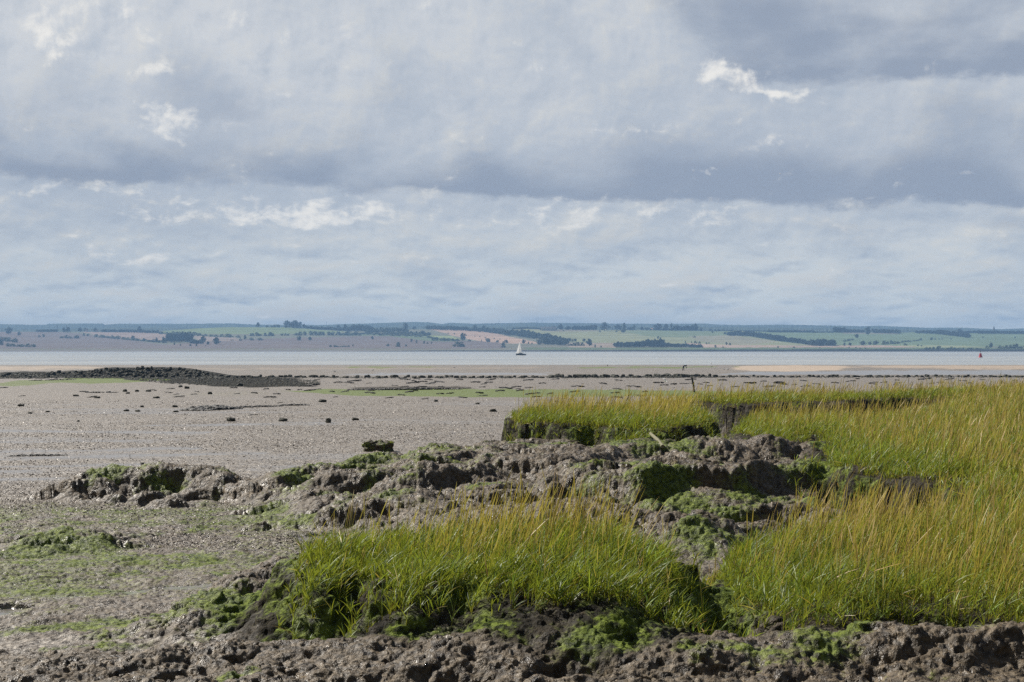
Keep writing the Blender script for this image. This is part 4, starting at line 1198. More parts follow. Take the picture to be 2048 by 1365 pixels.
def sail(pts_luff, pts_leech, belly, mat, name):
    bm = bmesh.new(); rows = []
    for i in range(13):
        t = i / 12
        a = Vector(pts_luff[0]).lerp(Vector(pts_luff[1]), t); b_ = Vector(pts_leech[0]).lerp(Vector(pts_leech[1]), t)
        rr = []
        for k in range(7):
            s_ = k / 6; p_ = a.lerp(b_, s_); p_ += Vector(belly) * math.sin(math.pi * s_) * math.sin(math.pi * min(1, t + .15)) * (1 - t * .6)
            rr.append(tuple(p_))
        rows.append(rr)
    loft(bm, rows); me = bm_mesh(name, bm, mat, True)
    return link(name, me, boat)


sail((-.85, .05, 2.35), None, 0, 0, 0) if False else None
sail([(-.85, .08, 2.35), (-.88, .05, 10.4)], [(.5, 1.0, 2.4), (-.7, .12, 10.4)], (.1, .35, 0), SAIL, 'mainsail')
sail([(-L / 2 + .15, 0, 1.5), (-.98, 0, 10.3)], [(-.2, .9, 1.9), (-.92, .05, 10.3)], (.1, .55, 0), SAIL, 'jib')
bm = bmesh.new(); box(bm, (L / 2 + .02, 0, .1), (.08, .5, 1.2)); link('rudder', bm_mesh('rudder', bm, HULL), boat)
bm = bmesh.new()
for (a, b_) in (((-L / 2 + .1, 0, 1.35), (-.9, 0, 10.5)), ((L / 2 - .1, 0, 1.0), (-.9, 0, 10.6)), ((-.9, -1.1, 1.1), (-.9, 0, 8.5)), ((-.9, 1.1, 1.1), (-.9, 0, 8.5))):
    tube(bm, [a, b_], [.015, .015], 4)
link('rigging', bm_mesh('rigging', bm, STEEL), boat)

# buoy
YB = 905.0
bp = atY(1961, 715.3, YB); bp[2] = 0
buoy = bpy.data.objects.new('channel_buoy', None); COL.objects.link(buoy); buoy.location = bp; buoy.rotation_euler = (math.radians(3), math.radians(-3), .4)
tag(buoy, 'red channel buoy with a tapering can tower and dark topmark', 'buoy')


def lathe(bm, prof, seg=20):
    loft(bm, [[(r_ * math.cos(2 * math.pi * k / seg), r_ * math.sin(2 * math.pi * k / seg), z_) for k in range(seg)] for r_, z_ in prof], True)


bm = bmesh.new(); lathe(bm, [(.01, -.4), (1.05, -.4), (1.18, -.1), (1.18, .35), (1.0, .5), (.01, .52)]); link('float', bm_mesh('float', bm, REDP, True), buoy)
bm = bmesh.new(); lathe(bm, [(.86, .5), (.70, 1.2), (.60, 1.9), (.52, 2.3), (.56, 2.35), (.01, 2.36)]); tw = link('tower', bm_mesh('tower', bm, REDP, True), buoy)
bm = bmesh.new(); tube(bm, [(0, 0, 2.3), (0, 0, 3.3)], [.05, .05], 6); link('pole', bm_mesh('pole', bm, HULL), buoy)
bm = bmesh.new(); lathe(bm, [(.01, 3.15), (.24, 3.15), (.24, 3.65), (.01, 3.65)], 12); link('topmark', bm_mesh('topmark', bm, HULL), buoy)
for k in range(4):
    a = k * math.pi / 2 + .3
    bm = bmesh.new(); tube(bm, [(1.1 * math.cos(a), 1.1 * math.sin(a), .4), (.55 * math.cos(a), .55 * math.sin(a), 2.5)], [.04, .04], 5); link('strut', bm_mesh('strut', bm, REDP), buoy)


# ------------------------------------------------------------------ rocks and seaweed
def rock_arrays(seed, sub=2, squash=.7):
    r = np.random.default_rng(seed)
    bm = bmesh.new(); bmesh.ops.create_icosphere(bm, subdivisions=sub, radius=1)
    V = np.array([v.co[:] for v in bm.verts]); Fc = np.array([[v.index for v in f.verts] for f in bm.faces]); bm.free()
    off = r.uniform(0, 50, 3)
    d = 1 + .38 * perlin3(V[:, 0] * 1.1 + off[0], V[:, 1] * 1.1 + off[1], V[:, 2] * 1.1 + off[2]) + .2 * perlin3(V[:, 0] * 3 + off[0], V[:, 1] * 3, V[:, 2] * 3 + off[2])
    V = V * d[:, None]
    V = np.sign(V) * np.minimum(np.abs(V), r.uniform(.72, .95, 3))
    V[:, 2] *= squash
    return V, Fc


ROCKS = [rock_arrays(i, 3) for i in range(7)]
ROCK_ME = [mesh_np('boulder', v, [f], [ROCK], False) for v, f in ROCKS]


def clump_mesh(seed, n, lx, ly, lz, mat, name, lump=.16):
    """a low heap of many small weedy lumps, joined in one mesh"""
    r = np.random.default_rng(seed)
    Vs, Fs, n0 = [], [], 0
    for i in range(n):
        v, f = ROCKS[r.integers(7)] if n < 40 else ROCKS_L[r.integers(5)]
        x, y = r.uniform(-1, 1), r.uniform(-1, 1)
        e = max(0, 1 - (x * x * .9 + y * y * .9)) ** .5
        s = lump * r.uniform(.5, 1.2)
        a = r.uniform(0, 6.28); c, s_ = math.cos(a), math.sin(a)
        w = v * s * np.array([r.uniform(.8, 1.6), r.uniform(.8, 1.3), r.uniform(.5, .9)])
        w = np.stack([w[:, 0] * c - w[:, 1] * s_, w[:, 0] * s_ + w[:, 1] * c, w[:, 2]], 1)
        Vs.append(w + np.array([x * lx, y * ly, e * lz * r.uniform(.2, .9)])); Fs.append(f + n0); n0 += len(v)
    return mesh_np(name, np.concatenate(Vs), [np.concatenate(Fs)], [mat], False)


ROCKS_L = [rock_arrays(40 + i, 2) for i in range(5)]
CLUMPS = [clump_mesh(60 + i, 26, 1.0, .5, .32, WEED, 'seaweed_clump', .30) for i in range(5)]


def rock(px, py, wpx, hpx, label, group=None, name='rock', mesh=None, cat=None):
    p = G(px, py); s = p.y / F
    o = link(name, mesh or random.choice(ROCK_ME), None, p + Vector((0, 0, hpx * s * .25)), (random.uniform(-.15, .15), random.uniform(-.15, .15), random.uniform(0, 6.28) if mesh is None else random.uniform(-.3, .3)),
             (wpx * s * .55, wpx * s * .45, hpx * s * 1.0))
    tag(o, label, cat or name.replace('_', ' '), group)
    return o


rock(462, 843, 19, 9, 'dark flat-based rock alone on the open flat, first of three in a row')
rock(566, 843, 18, 8, 'dark rock with a weed tail, middle of three spaced rocks')
rock(657, 846, 11, 11, 'upright pointed dark rock, tallest of three spaced rocks')
rock(711, 841, 14, 6, 'low dark rock lying just past the upright pointed rock')
rock(250, 784, 9, 6, 'small dark domed rock beside the end of the straight weed bar')
rock(256, 788, 8, 4, 'small rock touching the domed rock by the straight weed bar')
rock(274, 784, 9, 5, 'flattish small rock second along from the straight weed bar')
rock(297, 784, 11, 5, 'wider small rock third along from the straight weed bar')
rock(361, 775, 8, 5, 'small dark rock just below the edge of the rubble field')
rock(374, 778, 10, 6, 'rounder dark rock just below the edge of the rubble field')
rock(420, 789, 9, 6, 'peaked dark rock in the weedy patch below the rubble field')
rock(480, 773, 12, 7, 'bulky dark rock on the lower edge of the rubble field')
rock(645, 805, 16, 7, 'ragged dark rock standing past the long black weed bar')
rock(872, 804, 9, 5, 'single dark rock on bare mud below the green algae strip')
rock(955, 809, 9, 4, 'small dark rock of the pair below the green strip, near the grass island', )
rock(986, 824, 14, 6, 'dark rock close to the end of the grass island')
rock(42, 813, 15, 5, 'low dark rock on the open flat near the frame edge, under the long weed bars')
rock(60, 828, 9, 4, 'small dark rock below the low rock near the frame edge')
rock(95, 825, 9, 3.5, 'very low dark rock beside the small rock near the frame edge')
rock(253, 823, 11, 4.5, 'dark low rock, bigger of two lying close together on the flat')
rock(275, 824, 12, 4.5, 'brownish low rock, second of two lying close together on the flat')
rock(284, 815, 8, 4.5, 'small round rock above the two close low rocks')
rock(313, 797, 14, 4.5, 'low ridge-like rock on bare mud below the rubble mound')
rock(195, 797, 12, 4, 'low rock on bare mud under the straight weed bar')
rock(152, 793, 12, 4, 'low rock on bare mud short of the straight weed bar')
rock(350, 815, 12, 5, 'weedy rock just before the start of the long black weed bar')
rock(352, 825, 11, 4, 'small rock under the start of the long black weed bar')
rock(157, 844, 5, 4, 'tiny dark pebble-like rock alone on the mid flat')
rock(210, 939, 10, 4, 'small brown stone lying on the mud above the left mound') if False else None
rock(285, 929, 9, 4, 'small brown stone lying on the flat just beyond the eroded mound')


def weedbar(px0, py0, px1, py1, hpx, n, label, seed):
    a = G(px0, py0); c = G(px1, py1); mid = (a + c) / 2
    d = c - a; L_ = d.length / 2; s = mid.y / F
    me = clump_mesh(seed, n, L_, max(.15, hpx * s * 2.4), hpx * s * .6, WEED, 'seaweed_bar', hpx * s * .55)
    o = link('seaweed_bar', me, None, mid, (0, math.asin(max(-.3, min(.3, -d.z / d.length))), math.atan2(d.y, d.x)))
    tag(o, label, 'seaweed')
    return o


weedbar(178, 786, 232, 786, 4.5, 60, 'straight log-like bar of dark weed on the upper flat', 1)
weedbar(380, 822, 460, 818, 12, 260, 'thick black end of the long weed bar on the mid flat', 2)
weedbar(450, 817, 560, 813, 5, 160, 'thin dark line continuing the long black weed bar', 3)
weedbar(560, 812, 615, 811, 5, 90, 'knobbly far tip of the long black weed bar', 4)
weedbar(18, 913, 134, 911, 5, 150, 'lone dark strip of weed on the wet streaked mud', 5)
weedbar(700, 781, 920, 779, 6, 260, 'broad black weed heap at the top of the green algae strip', 6)
weedbar(150, 760, 60, 762, 3.5, 70, 'thin weed line above the green patch by the rubble mound', 7)

# smaller clumps over the upper flat, told apart by nothing
spots = []
tries = 0
while len(spots) < 105 and tries < 5000:
    tries += 1
    px = random.uniform(-20, 2060); py = random.choice([random.uniform(759, 800), random.uniform(759, 780)])
    if px > 1330 and py > 775: continue
    if px < 620 and py < 777: continue
    if any(abs(px - a) < 14 and abs(py - b_) < 2.5 for a, b_ in spots): continue
    spots.append((px, py))
for (px, py) in spots:
    k = random.uniform(.6, 1.3)
    rock(px, py, 13 * k * random.uniform(.7, 1.5), 5.2 * k, 'small low clump of dark weed scattered over the upper mudflat', 'weed clumps scattered on the upper flat', 'seaweed_clump', random.choice(CLUMPS))
for (px, py, w, h) in [(508, 829, 12, 3), (560, 805, 8, 3), (625, 780, 10, 4), (665, 783, 9, 4), (690, 783, 12, 4), (740, 786, 16, 5), (630, 770, 20, 5), (600, 779, 7, 4), (576, 779, 8, 4), (533, 778, 10, 4),
                       (1000, 782, 14, 5), (1060, 788, 16, 5), (1100, 787, 10, 4), (1040, 781, 12, 5), (1150, 783, 14, 4), (960, 786, 14, 5), (880, 787, 12, 4), (820, 784, 14, 5), (1290, 783, 10, 4), (1230, 785, 14, 4), (780, 795, 14, 3), (850, 797, 12, 3)]:
    rock(px, py + 2, w, h * 1.35, 'dark weed clump lying in and beside the green algae strip', 'weed clumps on the algae strip', 'seaweed_clump', random.choice(CLUMPS))

# boulders of the rubble mound and of the rock line
n_b = 0
mound_top = lambda x: np.interp(x, [0, 130, 230, 290, 370, 420, 450], [747, 744, 737, 735, 737, 744, 753])
for i in range(120):
    px = random.triangular(-10, 445, 330); t = random.random()
    top = float(mound_top(px)); py = top + 2.5 + (757 - top - 3) * t
    rock(px, py, random.uniform(5, 10), random.uniform(4.5, 8), 'dark weedy boulder heaped on the long rubble mound', 'boulders of the rubble mound', 'boulder')
line_y = lambda x: np.interp(x, [440, 600, 760, 900, 1150, 1250, 1350, 1420, 1480, 1700, 2048], [755.5, 755.5, 756, 756, 755.5, 755, 755, 754.5, 754.5, 754.5, 754.5])
for i in range(150):
    px = 445 + (2060 - 445) * (i + random.random()) / 150
    big = 1.3 if 1100 < px < 1420 else (.85 if px > 1440 else 1.0)
    rock(px, float(line_y(px)) + random.uniform(-1.2, 1.0), random.uniform(7, 14) * big, random.uniform(3.6, 6.6) * big, 'dark boulder in the straight rock line across the far flat', 'boulders of the rock line', 'boulder')

# the uncountable rest of the rubble
Vs, Fs, n0 = [], [], 0


def rubble(px, py, s_px):
    global n0
    p = G(px, py); s = p.y / F * s_px
    v, f = ROCKS_L[random.randrange(5)]
    a = random.uniform(0, 6.28); c, s_ = math.cos(a), math.sin(a)
    w = v * s * np.array([random.uniform(.8, 1.4), random.uniform(.7, 1.2), random.uniform(.6, 1.0)])
    w = np.stack([w[:, 0] * c - w[:, 1] * s_, w[:, 0] * s_ + w[:, 1] * c, w[:, 2]], 1)
    Vs.append(w + np.array(p)); Fs.append(f + n0); n0 += len(v)


for i in range(1300):
    px = random.uniform(-40, 448); top = float(mound_top(px)); rubble(px, random.uniform(top + 1, 758), random.uniform(1.6, 3.8))
for i in range(1500):
    px = random.uniform(250, 640); lo = np.interp(px, [250, 420, 560, 640], [757, 756, 757, 762]); hi = np.interp(px, [250, 350, 480, 600, 640], [760, 769, 774, 774, 768])
    rubble(px, random.uniform(lo, hi), random.uniform(1.1, 2.7))
for i in range(2400):
    px = random.uniform(430, 2080); rubble(px, float(line_y(px)) + random.uniform(-2.2, 1.6), random.uniform(1.2, 3.0) * (1.25 if 1100 < px < 1420 else .8))
for i in range(420):
    px = random.uniform(600, 1350); rubble(px, random.uniform(759, 783), random.uniform(.5, 1.3))
o = link('rubble', mesh_np('rubble', np.concatenate(Vs), [np.concatenate(Fs)], [ROCK], False))
tag(o, 'loose dark rubble spread between the boulders on the upper flat', 'rubble', None, 'stuff')

# ------------------------------------------------------------------ shell litter and crumbs on the flat
r = np.random.default_rng(21)
N_ = 290000
wpx = r.uniform(-330, 2400, N_); wv = r.uniform(85, 420, N_)
Yc = 3130 * 2.5 / wv * r.uniform(.96, 1.04, N_); Xc = (wpx - 1024) / 3130 * Yc
zc_, bk_, _m = ground(Xc, Yc, True)
keep = (bk_ < .25) & (r.random(N_) > wet_at(Xc, Yc) * 1.15) & (r.random(N_) < .35 + .9 * sstep(-.3, .4, fbm(Xc * .12, Yc * .12, 77, 4)))
Xc, Yc, zc_ = Xc[keep], Yc[keep], zc_[keep]; n = len(Xc)
sz = .0085 * (Yc / 25) ** .55 * np.minimum(r.lognormal(.1, .4, n), 1.9)
a = r.uniform(0, 2 * np.pi, n)
base5 = np.array([(1, 0, 0), (0, 1, 0), (-1, 0, 0), (0, -1, 0), (0, 0, 1)], float)
vv_ = base5[None] * np.stack([r.uniform(.7, 1.9, n), r.uniform(.6, 1.2, n), r.uniform(.5, 1.3, n)], 1)[:, None] * sz[:, None, None]
vv_[:, :4] += r.normal(size=(n, 4, 3)) * sz[:, None, None] * .25; vv_[:, 4, :2] += r.normal(size=(n, 2)) * sz[:, None] * .4
ca, sa = np.cos(a)[:, None], np.sin(a)[:, None]
vx = vv_[..., 0] * ca - vv_[..., 1] * sa; vy = vv_[..., 0] * sa + vv_[..., 1] * ca
P_ = np.stack([vx + Xc[:, None], vy + Yc[:, None], vv_[..., 2] + zc_[:, None] - .001], -1).reshape(-1, 3)
tri = np.array([(0, 1, 4), (1, 2, 4), (2, 3, 4), (3, 0, 4)])
T_ = (np.arange(n)[:, None, None] * 5 + tri[None]).reshape(-1, 3)
lm, nt, out = new_mat('shell_litter'); b = NB(nt); nt.links.new(b.bsdf(b.attr('tint', 'Color'), .5, .4), out.inputs[0])
me = mesh_np('shell_litter', P_, [T_], [lm])
pick = r.random((n, 1)); cc = np.where(pick < .45, np.array([[.10, .078, .058]]), np.where(pick < .72, np.array([[.26, .215, .165]]), np.array([[.50, .44, .37]]))) * r.uniform(.7, 1.25, (n, 1))
attr_c(me, 'tint', np.repeat(cc, 5, axis=0))
tag(link('shell_litter', me), 'broken shell and mud crumbs strewn over the open flat', 'shell litter', None, 'stuff')

# ------------------------------------------------------------------ hummock with a few sprigs
hp_ = G(757, 903)
hum = bpy.data.objects.new('mud_hummock', None); COL.objects.link(hum); hum.location = hp_
tag(hum, 'small eroded dark mud hummock with a green sprig standing alone on the flat', 'mud hummock')
r = np.random.default_rng(9)
n = 70
uu, vv = np.meshgrid(np.linspace(0, 2 * np.pi, 90, endpoint=False), np.linspace(0, 1, 40))
sx = .40 * (1 + .12 * perlin(np.cos(uu) * 2, np.sin(uu) * 2 + 4, 3)); sy = .36
prof_r = np.where(vv < .75, 1 - .22 * np.sin(vv / .75 * np.pi) * .5 - .1 * vv, (1 - vv) / .25 * .85)
prof_z = np.where(vv < .75, vv / .75 * .25, .25 + .03 * np.sin((vv - .75) / .25 * 1.5))
X = sx * prof_r * np.cos(uu); Yv = sy * prof_r * np.sin(uu); Z = prof_z * (1 + .3 * perlin(X * 6, Yv * 6, 14)) * (1 - .10 * np.exp(-((X + .02) / .13) ** 2) * (vv > .4)) - .03
P3 = np.stack([X.ravel(), Yv.ravel(), Z.ravel()], 1)
dd = .06 * perlin3(P3[:, 0] * 9, P3[:, 1] * 9, P3[:, 2] * 9, 4) + .03 * perlin3(P3[:, 0] * 22, P3[:, 1] * 22, P3[:, 2] * 22, 5)
P3 += (P3 - np.array([0, 0, .1])) / (np.linalg.norm(P3 - np.array([0, 0, .1]), axis=1)[:, None] + 1e-6) * dd[:, None]
idx = np.arange(uu.size).reshape(uu.shape); nx = np.roll(idx, -1, 1)
q = np.stack([idx[:-1], nx[:-1], nx[1:], idx[1:]], -1).reshape(-1, 4)
me = mesh_np('body', P3, [q], [MUD], True)
for k, v in (('bank', 1), ('wet', 0), ('sand', 0), ('dark', .3), ('algae', 0)): attr_f(me, k, np.full(len(P3), v))
attr_f(me, 'moss', np.clip(.45 + .5 * perlin3(P3[:, 0] * 5, P3[:, 1] * 5, P3[:, 2] * 5, 8), 0, 1))
link('body', me, hum)

# ------------------------------------------------------------------ cordgrass
WIND = np.array([.19, .05])
GREEN_A, GREEN_B = np.array([.045, .105, .010]), np.array([.19, .305, .026])
YEL, STRAW, RUST = np.array([.28, .23, .035]), np.array([.54, .42, .15]), np.array([.46, .27, .065])


def ribbons(base, d0, L, bend, width, prof, c0, c1, r):
    """curved tapered blades. base (n,3), d0 unit start direction (n,3), bend (n,3) added quadratically"""
    n = len(base); ts = np.array([p_[0] for p_ in prof]); ws = np.array([p_[1] for p_ in prof])
    k = len(ts)
    side = np.stack([-d0[:, 1], d0[:, 0], 0 * d0[:, 0]], 1) + r.normal(size=(n, 3)) * .9
    side -= d0 * (side * d0).sum(1)[:, None]; side /= np.linalg.norm(side, axis=1)[:, None] + 1e-9
    cen = base[:, None] + (d0[:, None] * ts[None, :, None] + bend[:, None] * (ts ** 2)[None, :, None]) * L[:, None, None]
    wv = (side[:, None] * ws[None, :, None]) * width[:, None, None] * .5
    V = np.stack([cen - wv, cen + wv], 2).reshape(n, k * 2, 3)
    C = c0[:, None] + (c1 - c0)[:, None] * ts[None, :, None]
    C = np.repeat(C, 2, axis=1)
    q1 = np.array([(2 * i, 2 * i + 1, 2 * i + 3, 2 * i + 2) for i in range(k - 1)])
    Q = (np.arange(n)[:, None, None] * (2 * k) + q1[None]).reshape(-1, 4)
    return V.reshape(-1, 3), Q, C.reshape(-1, 3)


LEAFP = [(0, .75), (.3, 1.0), (.65, .72), (1, .06)]
STEMP = [(0, 1.0), (.5, .8), (.66, .7), (.76, 1.5), (.9, 1.2), (1, .15)]


def grass(name, label, polys, dens, hgt, nleaf, wscale, spike, seed, gold=.3, edge=.0, thin=None, sd_min=-.03, drape=False):
    r = np.random.default_rng(seed)
    PX = []
    for poly, dm in polys:
        xs = np.array([p_[0] for p_ in poly]); ys = np.array([p_[1] for p_ in poly])
        area = (xs.max() - xs.min()) * (ys.max() - ys.min())
        n = int(area * dens * dm * 1.25)
        x = r.uniform(xs.min(), xs.max(), n); y = r.uniform(ys.min(), ys.max(), n)
        keep = np.abs(x / y) < .44
        x, y = x[keep], y[keep]
        sd = sdpoly(x, y, poly) + .10 * perlin(x * 2.5, y * 2.5, seed) + .07 * perlin(x * 7, y * 7, seed)
        keep = sd > sd_min
        x, y, sd = x[keep], y[keep], sd[keep]
        cl = perlin(x * 3.2, y * 3.2, seed + 1) + .6 * perlin(x * .9, y * .9, seed + 2)
        keep = r.random(len(x)) < np.clip(.72 + .55 * cl, .18, 1)
        if drape: keep &= (sd > -.06) | (r.random(len(x)) < .30 * sstep(-.42, -.1, sd) + .12)
        if thin is not None: keep &= r.random(len(x)) < thin(x, y)
        PX.append(np.stack([x[keep], y[keep], sd[keep]], 1))
    P_ = np.concatenate(PX); n = len(P_)
    x, y, sd = P_.T
    z = ground(x, y) - .01
    base = np.stack([x, y, z], 1)
    gr = perlin(x * .55, y * .4, seed + 5)
    hv = hgt * r.uniform(.5, 1.2, n) * (1 + .20 * perlin(x * 4.5, y * 4.5, seed + 9)) * (1 + .22 * perlin(x * .8, y * .8, seed + 3)) * np.clip(.62 + .9 * sd, .62, 1)
    wind = WIND[None] + .17 * r.normal(size=(n, 2)) + .08 * np.stack([perlin(x, y, 6), perlin(x, y, 7)], 1)
    # stems
    d0 = np.stack([wind[:, 0] * .55, wind[:, 1] * .55, np.ones(n)], 1); d0 /= np.linalg.norm(d0, axis=1)[:, None]
    bend = np.stack([wind[:, 0] * .35, wind[:, 1] * .35, -.05 * np.ones(n)], 1)
    OV, OQ, OC = [], [], []; off = 0

    def put(V, Q, C):
        nonlocal off
        OV.append(V); OQ.append(Q + off); OC.append(C); off += len(V)
    sp = r.random(n) < spike * np.clip(1 + 1.0 * gr + 1.1 * perlin(x * 1.6, y * 1.6, seed + 8), .1, 2.2)
    if edge: sp &= r.random(n) < np.clip(sd / edge, .1, 1)
    i = np.where(sp)[0]
    kk = r.random((len(i), 1))
    tipc = RUST * (1 - kk) + STRAW * kk; tipc = tipc * r.uniform(.65, 1.3, (len(i), 1))
    put(*ribbons(base[i], d0[i], hv[i] * r.uniform(1.15, 1.6, len(i)) + .05, bend[i], .0052 * wscale[i] if hasattr(wscale, '__len__') else np.full(len(i), .0052 * wscale), STEMP, np.tile(YEL * .6, (len(i), 1)), tipc, r))
    i = np.where(~sp)[0]
    put(*ribbons(base[i], d0[i], hv[i] * .75, bend[i], np.full(len(i), .0050 * wscale), LEAFP, np.tile(YEL * .8, (len(i), 1)) * r.uniform(.6, 1.2, (len(i), 1)), np.tile(GREEN_B, (len(i), 1)), r))
    # leaves
    for k in range(nleaf):
        i = np.arange(n) if k < nleaf - 1 else np.where(r.random(n) < .7)[0]
        m = len(i)
        att = r.uniform(.02, .45, m) * hv[i]
        b_ = base[i] + d0[i] * att[:, None]
        a = r.uniform(0, 2 * np.pi, m); sp_ = r.uniform(.18, .62, m)
        dead = r.random(m) < .06; sp_[dead] *= r.uniform(1.5, 6.0, dead.sum())
        d = np.stack([np.cos(a) * sp_ + wind[i, 0] * .8, np.sin(a) * sp_ + wind[i, 1] * .8, np.ones(m)], 1); d /= np.linalg.norm(d, axis=1)[:, None]
        bd = np.stack([np.cos(a) * .25 + wind[i, 0] * .5, np.sin(a) * .25 + wind[i, 1] * .5, -r.uniform(.0, .22, m)], 1)
        Lf = hv[i] * r.uniform(.35, .65, m)
        g = r.random((m, 1))
        gl = r.lognormal(-.05, .38, (m, 1)); gg = np.clip(gr[i] * gold * 1.2 + gold * .55 + r.normal(size=m) * .16, 0, 1)[:, None]
        c1 = (GREEN_A * (1 - g) + GREEN_B * g); c1 = c1 * (1 - gg) + np.array([.34, .375, .034]) * gg; c1 = c1 * np.clip(gl, .35, 1.9)
        c1[dead] = (STRAW if k % 2 else RUST) * r.uniform(.6, 1.4, (dead.sum(), 1))
        c0 = c1 * .9; low = att < .12 * hv[i]; c0[low] = c0[low] * .5 + YEL * .5
        put(*ribbons(b_, d, Lf, bd, r.uniform(.005, .0092, m) * wscale, LEAFP, c0, c1, r))
    V = np.concatenate(OV); Q = np.concatenate(OQ); C = np.concatenate(OC)
    me = mesh_np(name, V, [Q], [GRASS], True)
    attr_c(me, 'tint', C)
    o = link(name, me)
    if label: tag(o, label, 'cordgrass', None, 'stuff')
    return o


def pp(pts, z): return pxpoly(pts, z)


grass('cordgrass', 'thick green cordgrass clump with rusty flower spikes on the front mud bank', [(POLY_A, 1.0)], 640, .375, 5, .98, .25, 11, .10, .5, sd_min=-.42, drape=True)
S_PX = [(1340, 1185), (1420, 1140), (1480, 1150), (1560, 1215), (1600, 1268), (1500, 1290), (1400, 1310), (1270, 1296), (1255, 1240)]
F_PX = [(640, 1185), (760, 1195), (900, 1215), (1060, 1215), (1200, 1225), (1290, 1215), (1250, 1255), (1000, 1255), (800, 1235), (660, 1220)]
grass('sparse_cordgrass', 'thin scattered cordgrass shoots on the bare mud between the two front grass stands', [(pp(S_PX, 3.03), 1.0), (pp(F_PX, 3.05), 1.6), (pp([(1380, 1150), (1480, 1100), (1500, 1180), (1420, 1190)], 3.0), 4.0), (pp([(1335, 1104), (1440, 1092), (1455, 1180), (1345, 1190)], 3.0), 12.0)], 66, .28, 5, 1.1, .04, 12, .25)
grass('cordgrass', 'tall golden-tipped cordgrass stand nearest the rough mud edge', [(POLY_B1, 1.0)], 450, .37, 4, .92, .38, 13, .34, .4, sd_min=-.08)
grass('cordgrass', 'wide olive cordgrass meadow beyond the gully', [(POLY_B2, 1.0)], 180, .38, 4, 1.3, .28, 14, .42, .6)
grass('cordgrass', 'far strip of cordgrass along the mudflat behind the dark slot', [(POLY_B3, 1.0)], 95, .36, 4, 2.0, .40, 15, .45, .6)
grass('cordgrass', 'isolated cordgrass island on the low bank edge with orange spikes', [(POLY_C, 1.0)], 300, .40, 4, 1.35, .45, 16, .28, .5, sd_min=-.12)
T_PX = [(1545, 965), (1600, 955), (1680, 950), (1690, 970), (1600, 975)]
grass('sparse_cordgrass', 'few short grass shoots on the ridge below the meadow bank', [(pp(T_PX, 3.1), 1.0), (pp([(1430, 880), (1470, 868), (1480, 890), (1445, 905)], 3.1), 2.0), (pp([(1655, 900), (1690, 905), (1700, 955), (1660, 955)], 3.15), 8.0)], 16, .30, 6, 1.4, .05, 17, .2)
# sprig of the hummock
g = grass('sprig', None, [([(float(hp_.x) + .22, float(hp_.y) - .1), (float(hp_.x) + .36, float(hp_.y) - .1), (float(hp_.x) + .36, float(hp_.y) + .08), (float(hp_.x) + .22, float(hp_.y) + .08)], 1.0)], 900, .14, 4, 1.4, 0, 18, .1)
g.parent = hum; g.matrix_parent_inverse = Matrix.Translation(-hp_) @ Matrix.Translation((0, 0, .2))

# ------------------------------------------------------------------ post, stake, stick
p0 = G(1389, 785); s = p0.y / F
bm = bmesh.new(); tube(bm, [(0, 0, -.3), (-2 * s, 0, 14 * s), (-5.5 * s, 0, 30 * s)], [2.0 * s, 1.9 * s, 1.7 * s], 8)
o = link('mooring_post', bm_mesh('mooring_post', bm, WOOD), None, p0); tag(o, 'leaning dark timber post standing out on the flat behind the grass', 'post')
bm = bmesh.new(); tube(bm, [(-6.4 * s, -.02, 26.2 * s), (-3.9 * s, -.02, 26.6 * s)], [2.0 * s, 2.0 * s], 8); link('iron_band', bm_mesh('iron_band', bm, HULL), o)
p0 = G(1215, 733); s = p0.y / F
bm = bmesh.new(); tube(bm, [(0, 0, -.2), (.02, 0, 1.6 * s), (-.02, 0, 3.2 * s)], [.8 * s, .75 * s, .6 * s], 7)
tag(link('stake', bm_mesh('stake', bm, WOOD), None, p0), 'short dark stake at the edge of the water across from the person', 'stake')
a = atY(1294, 860, 31.2); c = G(1324, 893)
a = Vector(a); d = a - c
bm = bmesh.new(); tube(bm, [tuple(d * -.04), tuple(d * .3 + Vector((.01, 0, .01))), tuple(d * .65), tuple(d)], [.032, .034, .03, .024], 8)
tag(link('driftwood_stick', bm_mesh('driftwood_stick', bm, DRIFT), None, c), 'pale straight stick leaning on the shaded edge of the grass island', 'stick')


# ------------------------------------------------------------------ person (bait digger), bent over
def skin_obj(name, pts, edges, radii, mat, parent=None, loc=None, rot=None, sub=1):
    me = bpy.data.meshes.new(name); me.from_pydata(pts, edges, []); me.materials.append(mat)
    o = link(name, me, parent, loc, rot)
    md = o.modifiers.new('skin', 'SKIN'); md.use_smooth_shade = True
    for i, r_ in enumerate(radii):
        v = me.skin_vertices[0].data[i]; rr = r_ if hasattr(r_, '__len__') else (r_, r_); v.radius = rr
        v.use_root = (i == 0)
    ss_ = o.modifiers.new('sub', 'SUBSURF'); ss_.levels = sub; ss_.render_levels = sub
    return o


pp0 = G(1367, 741.6)
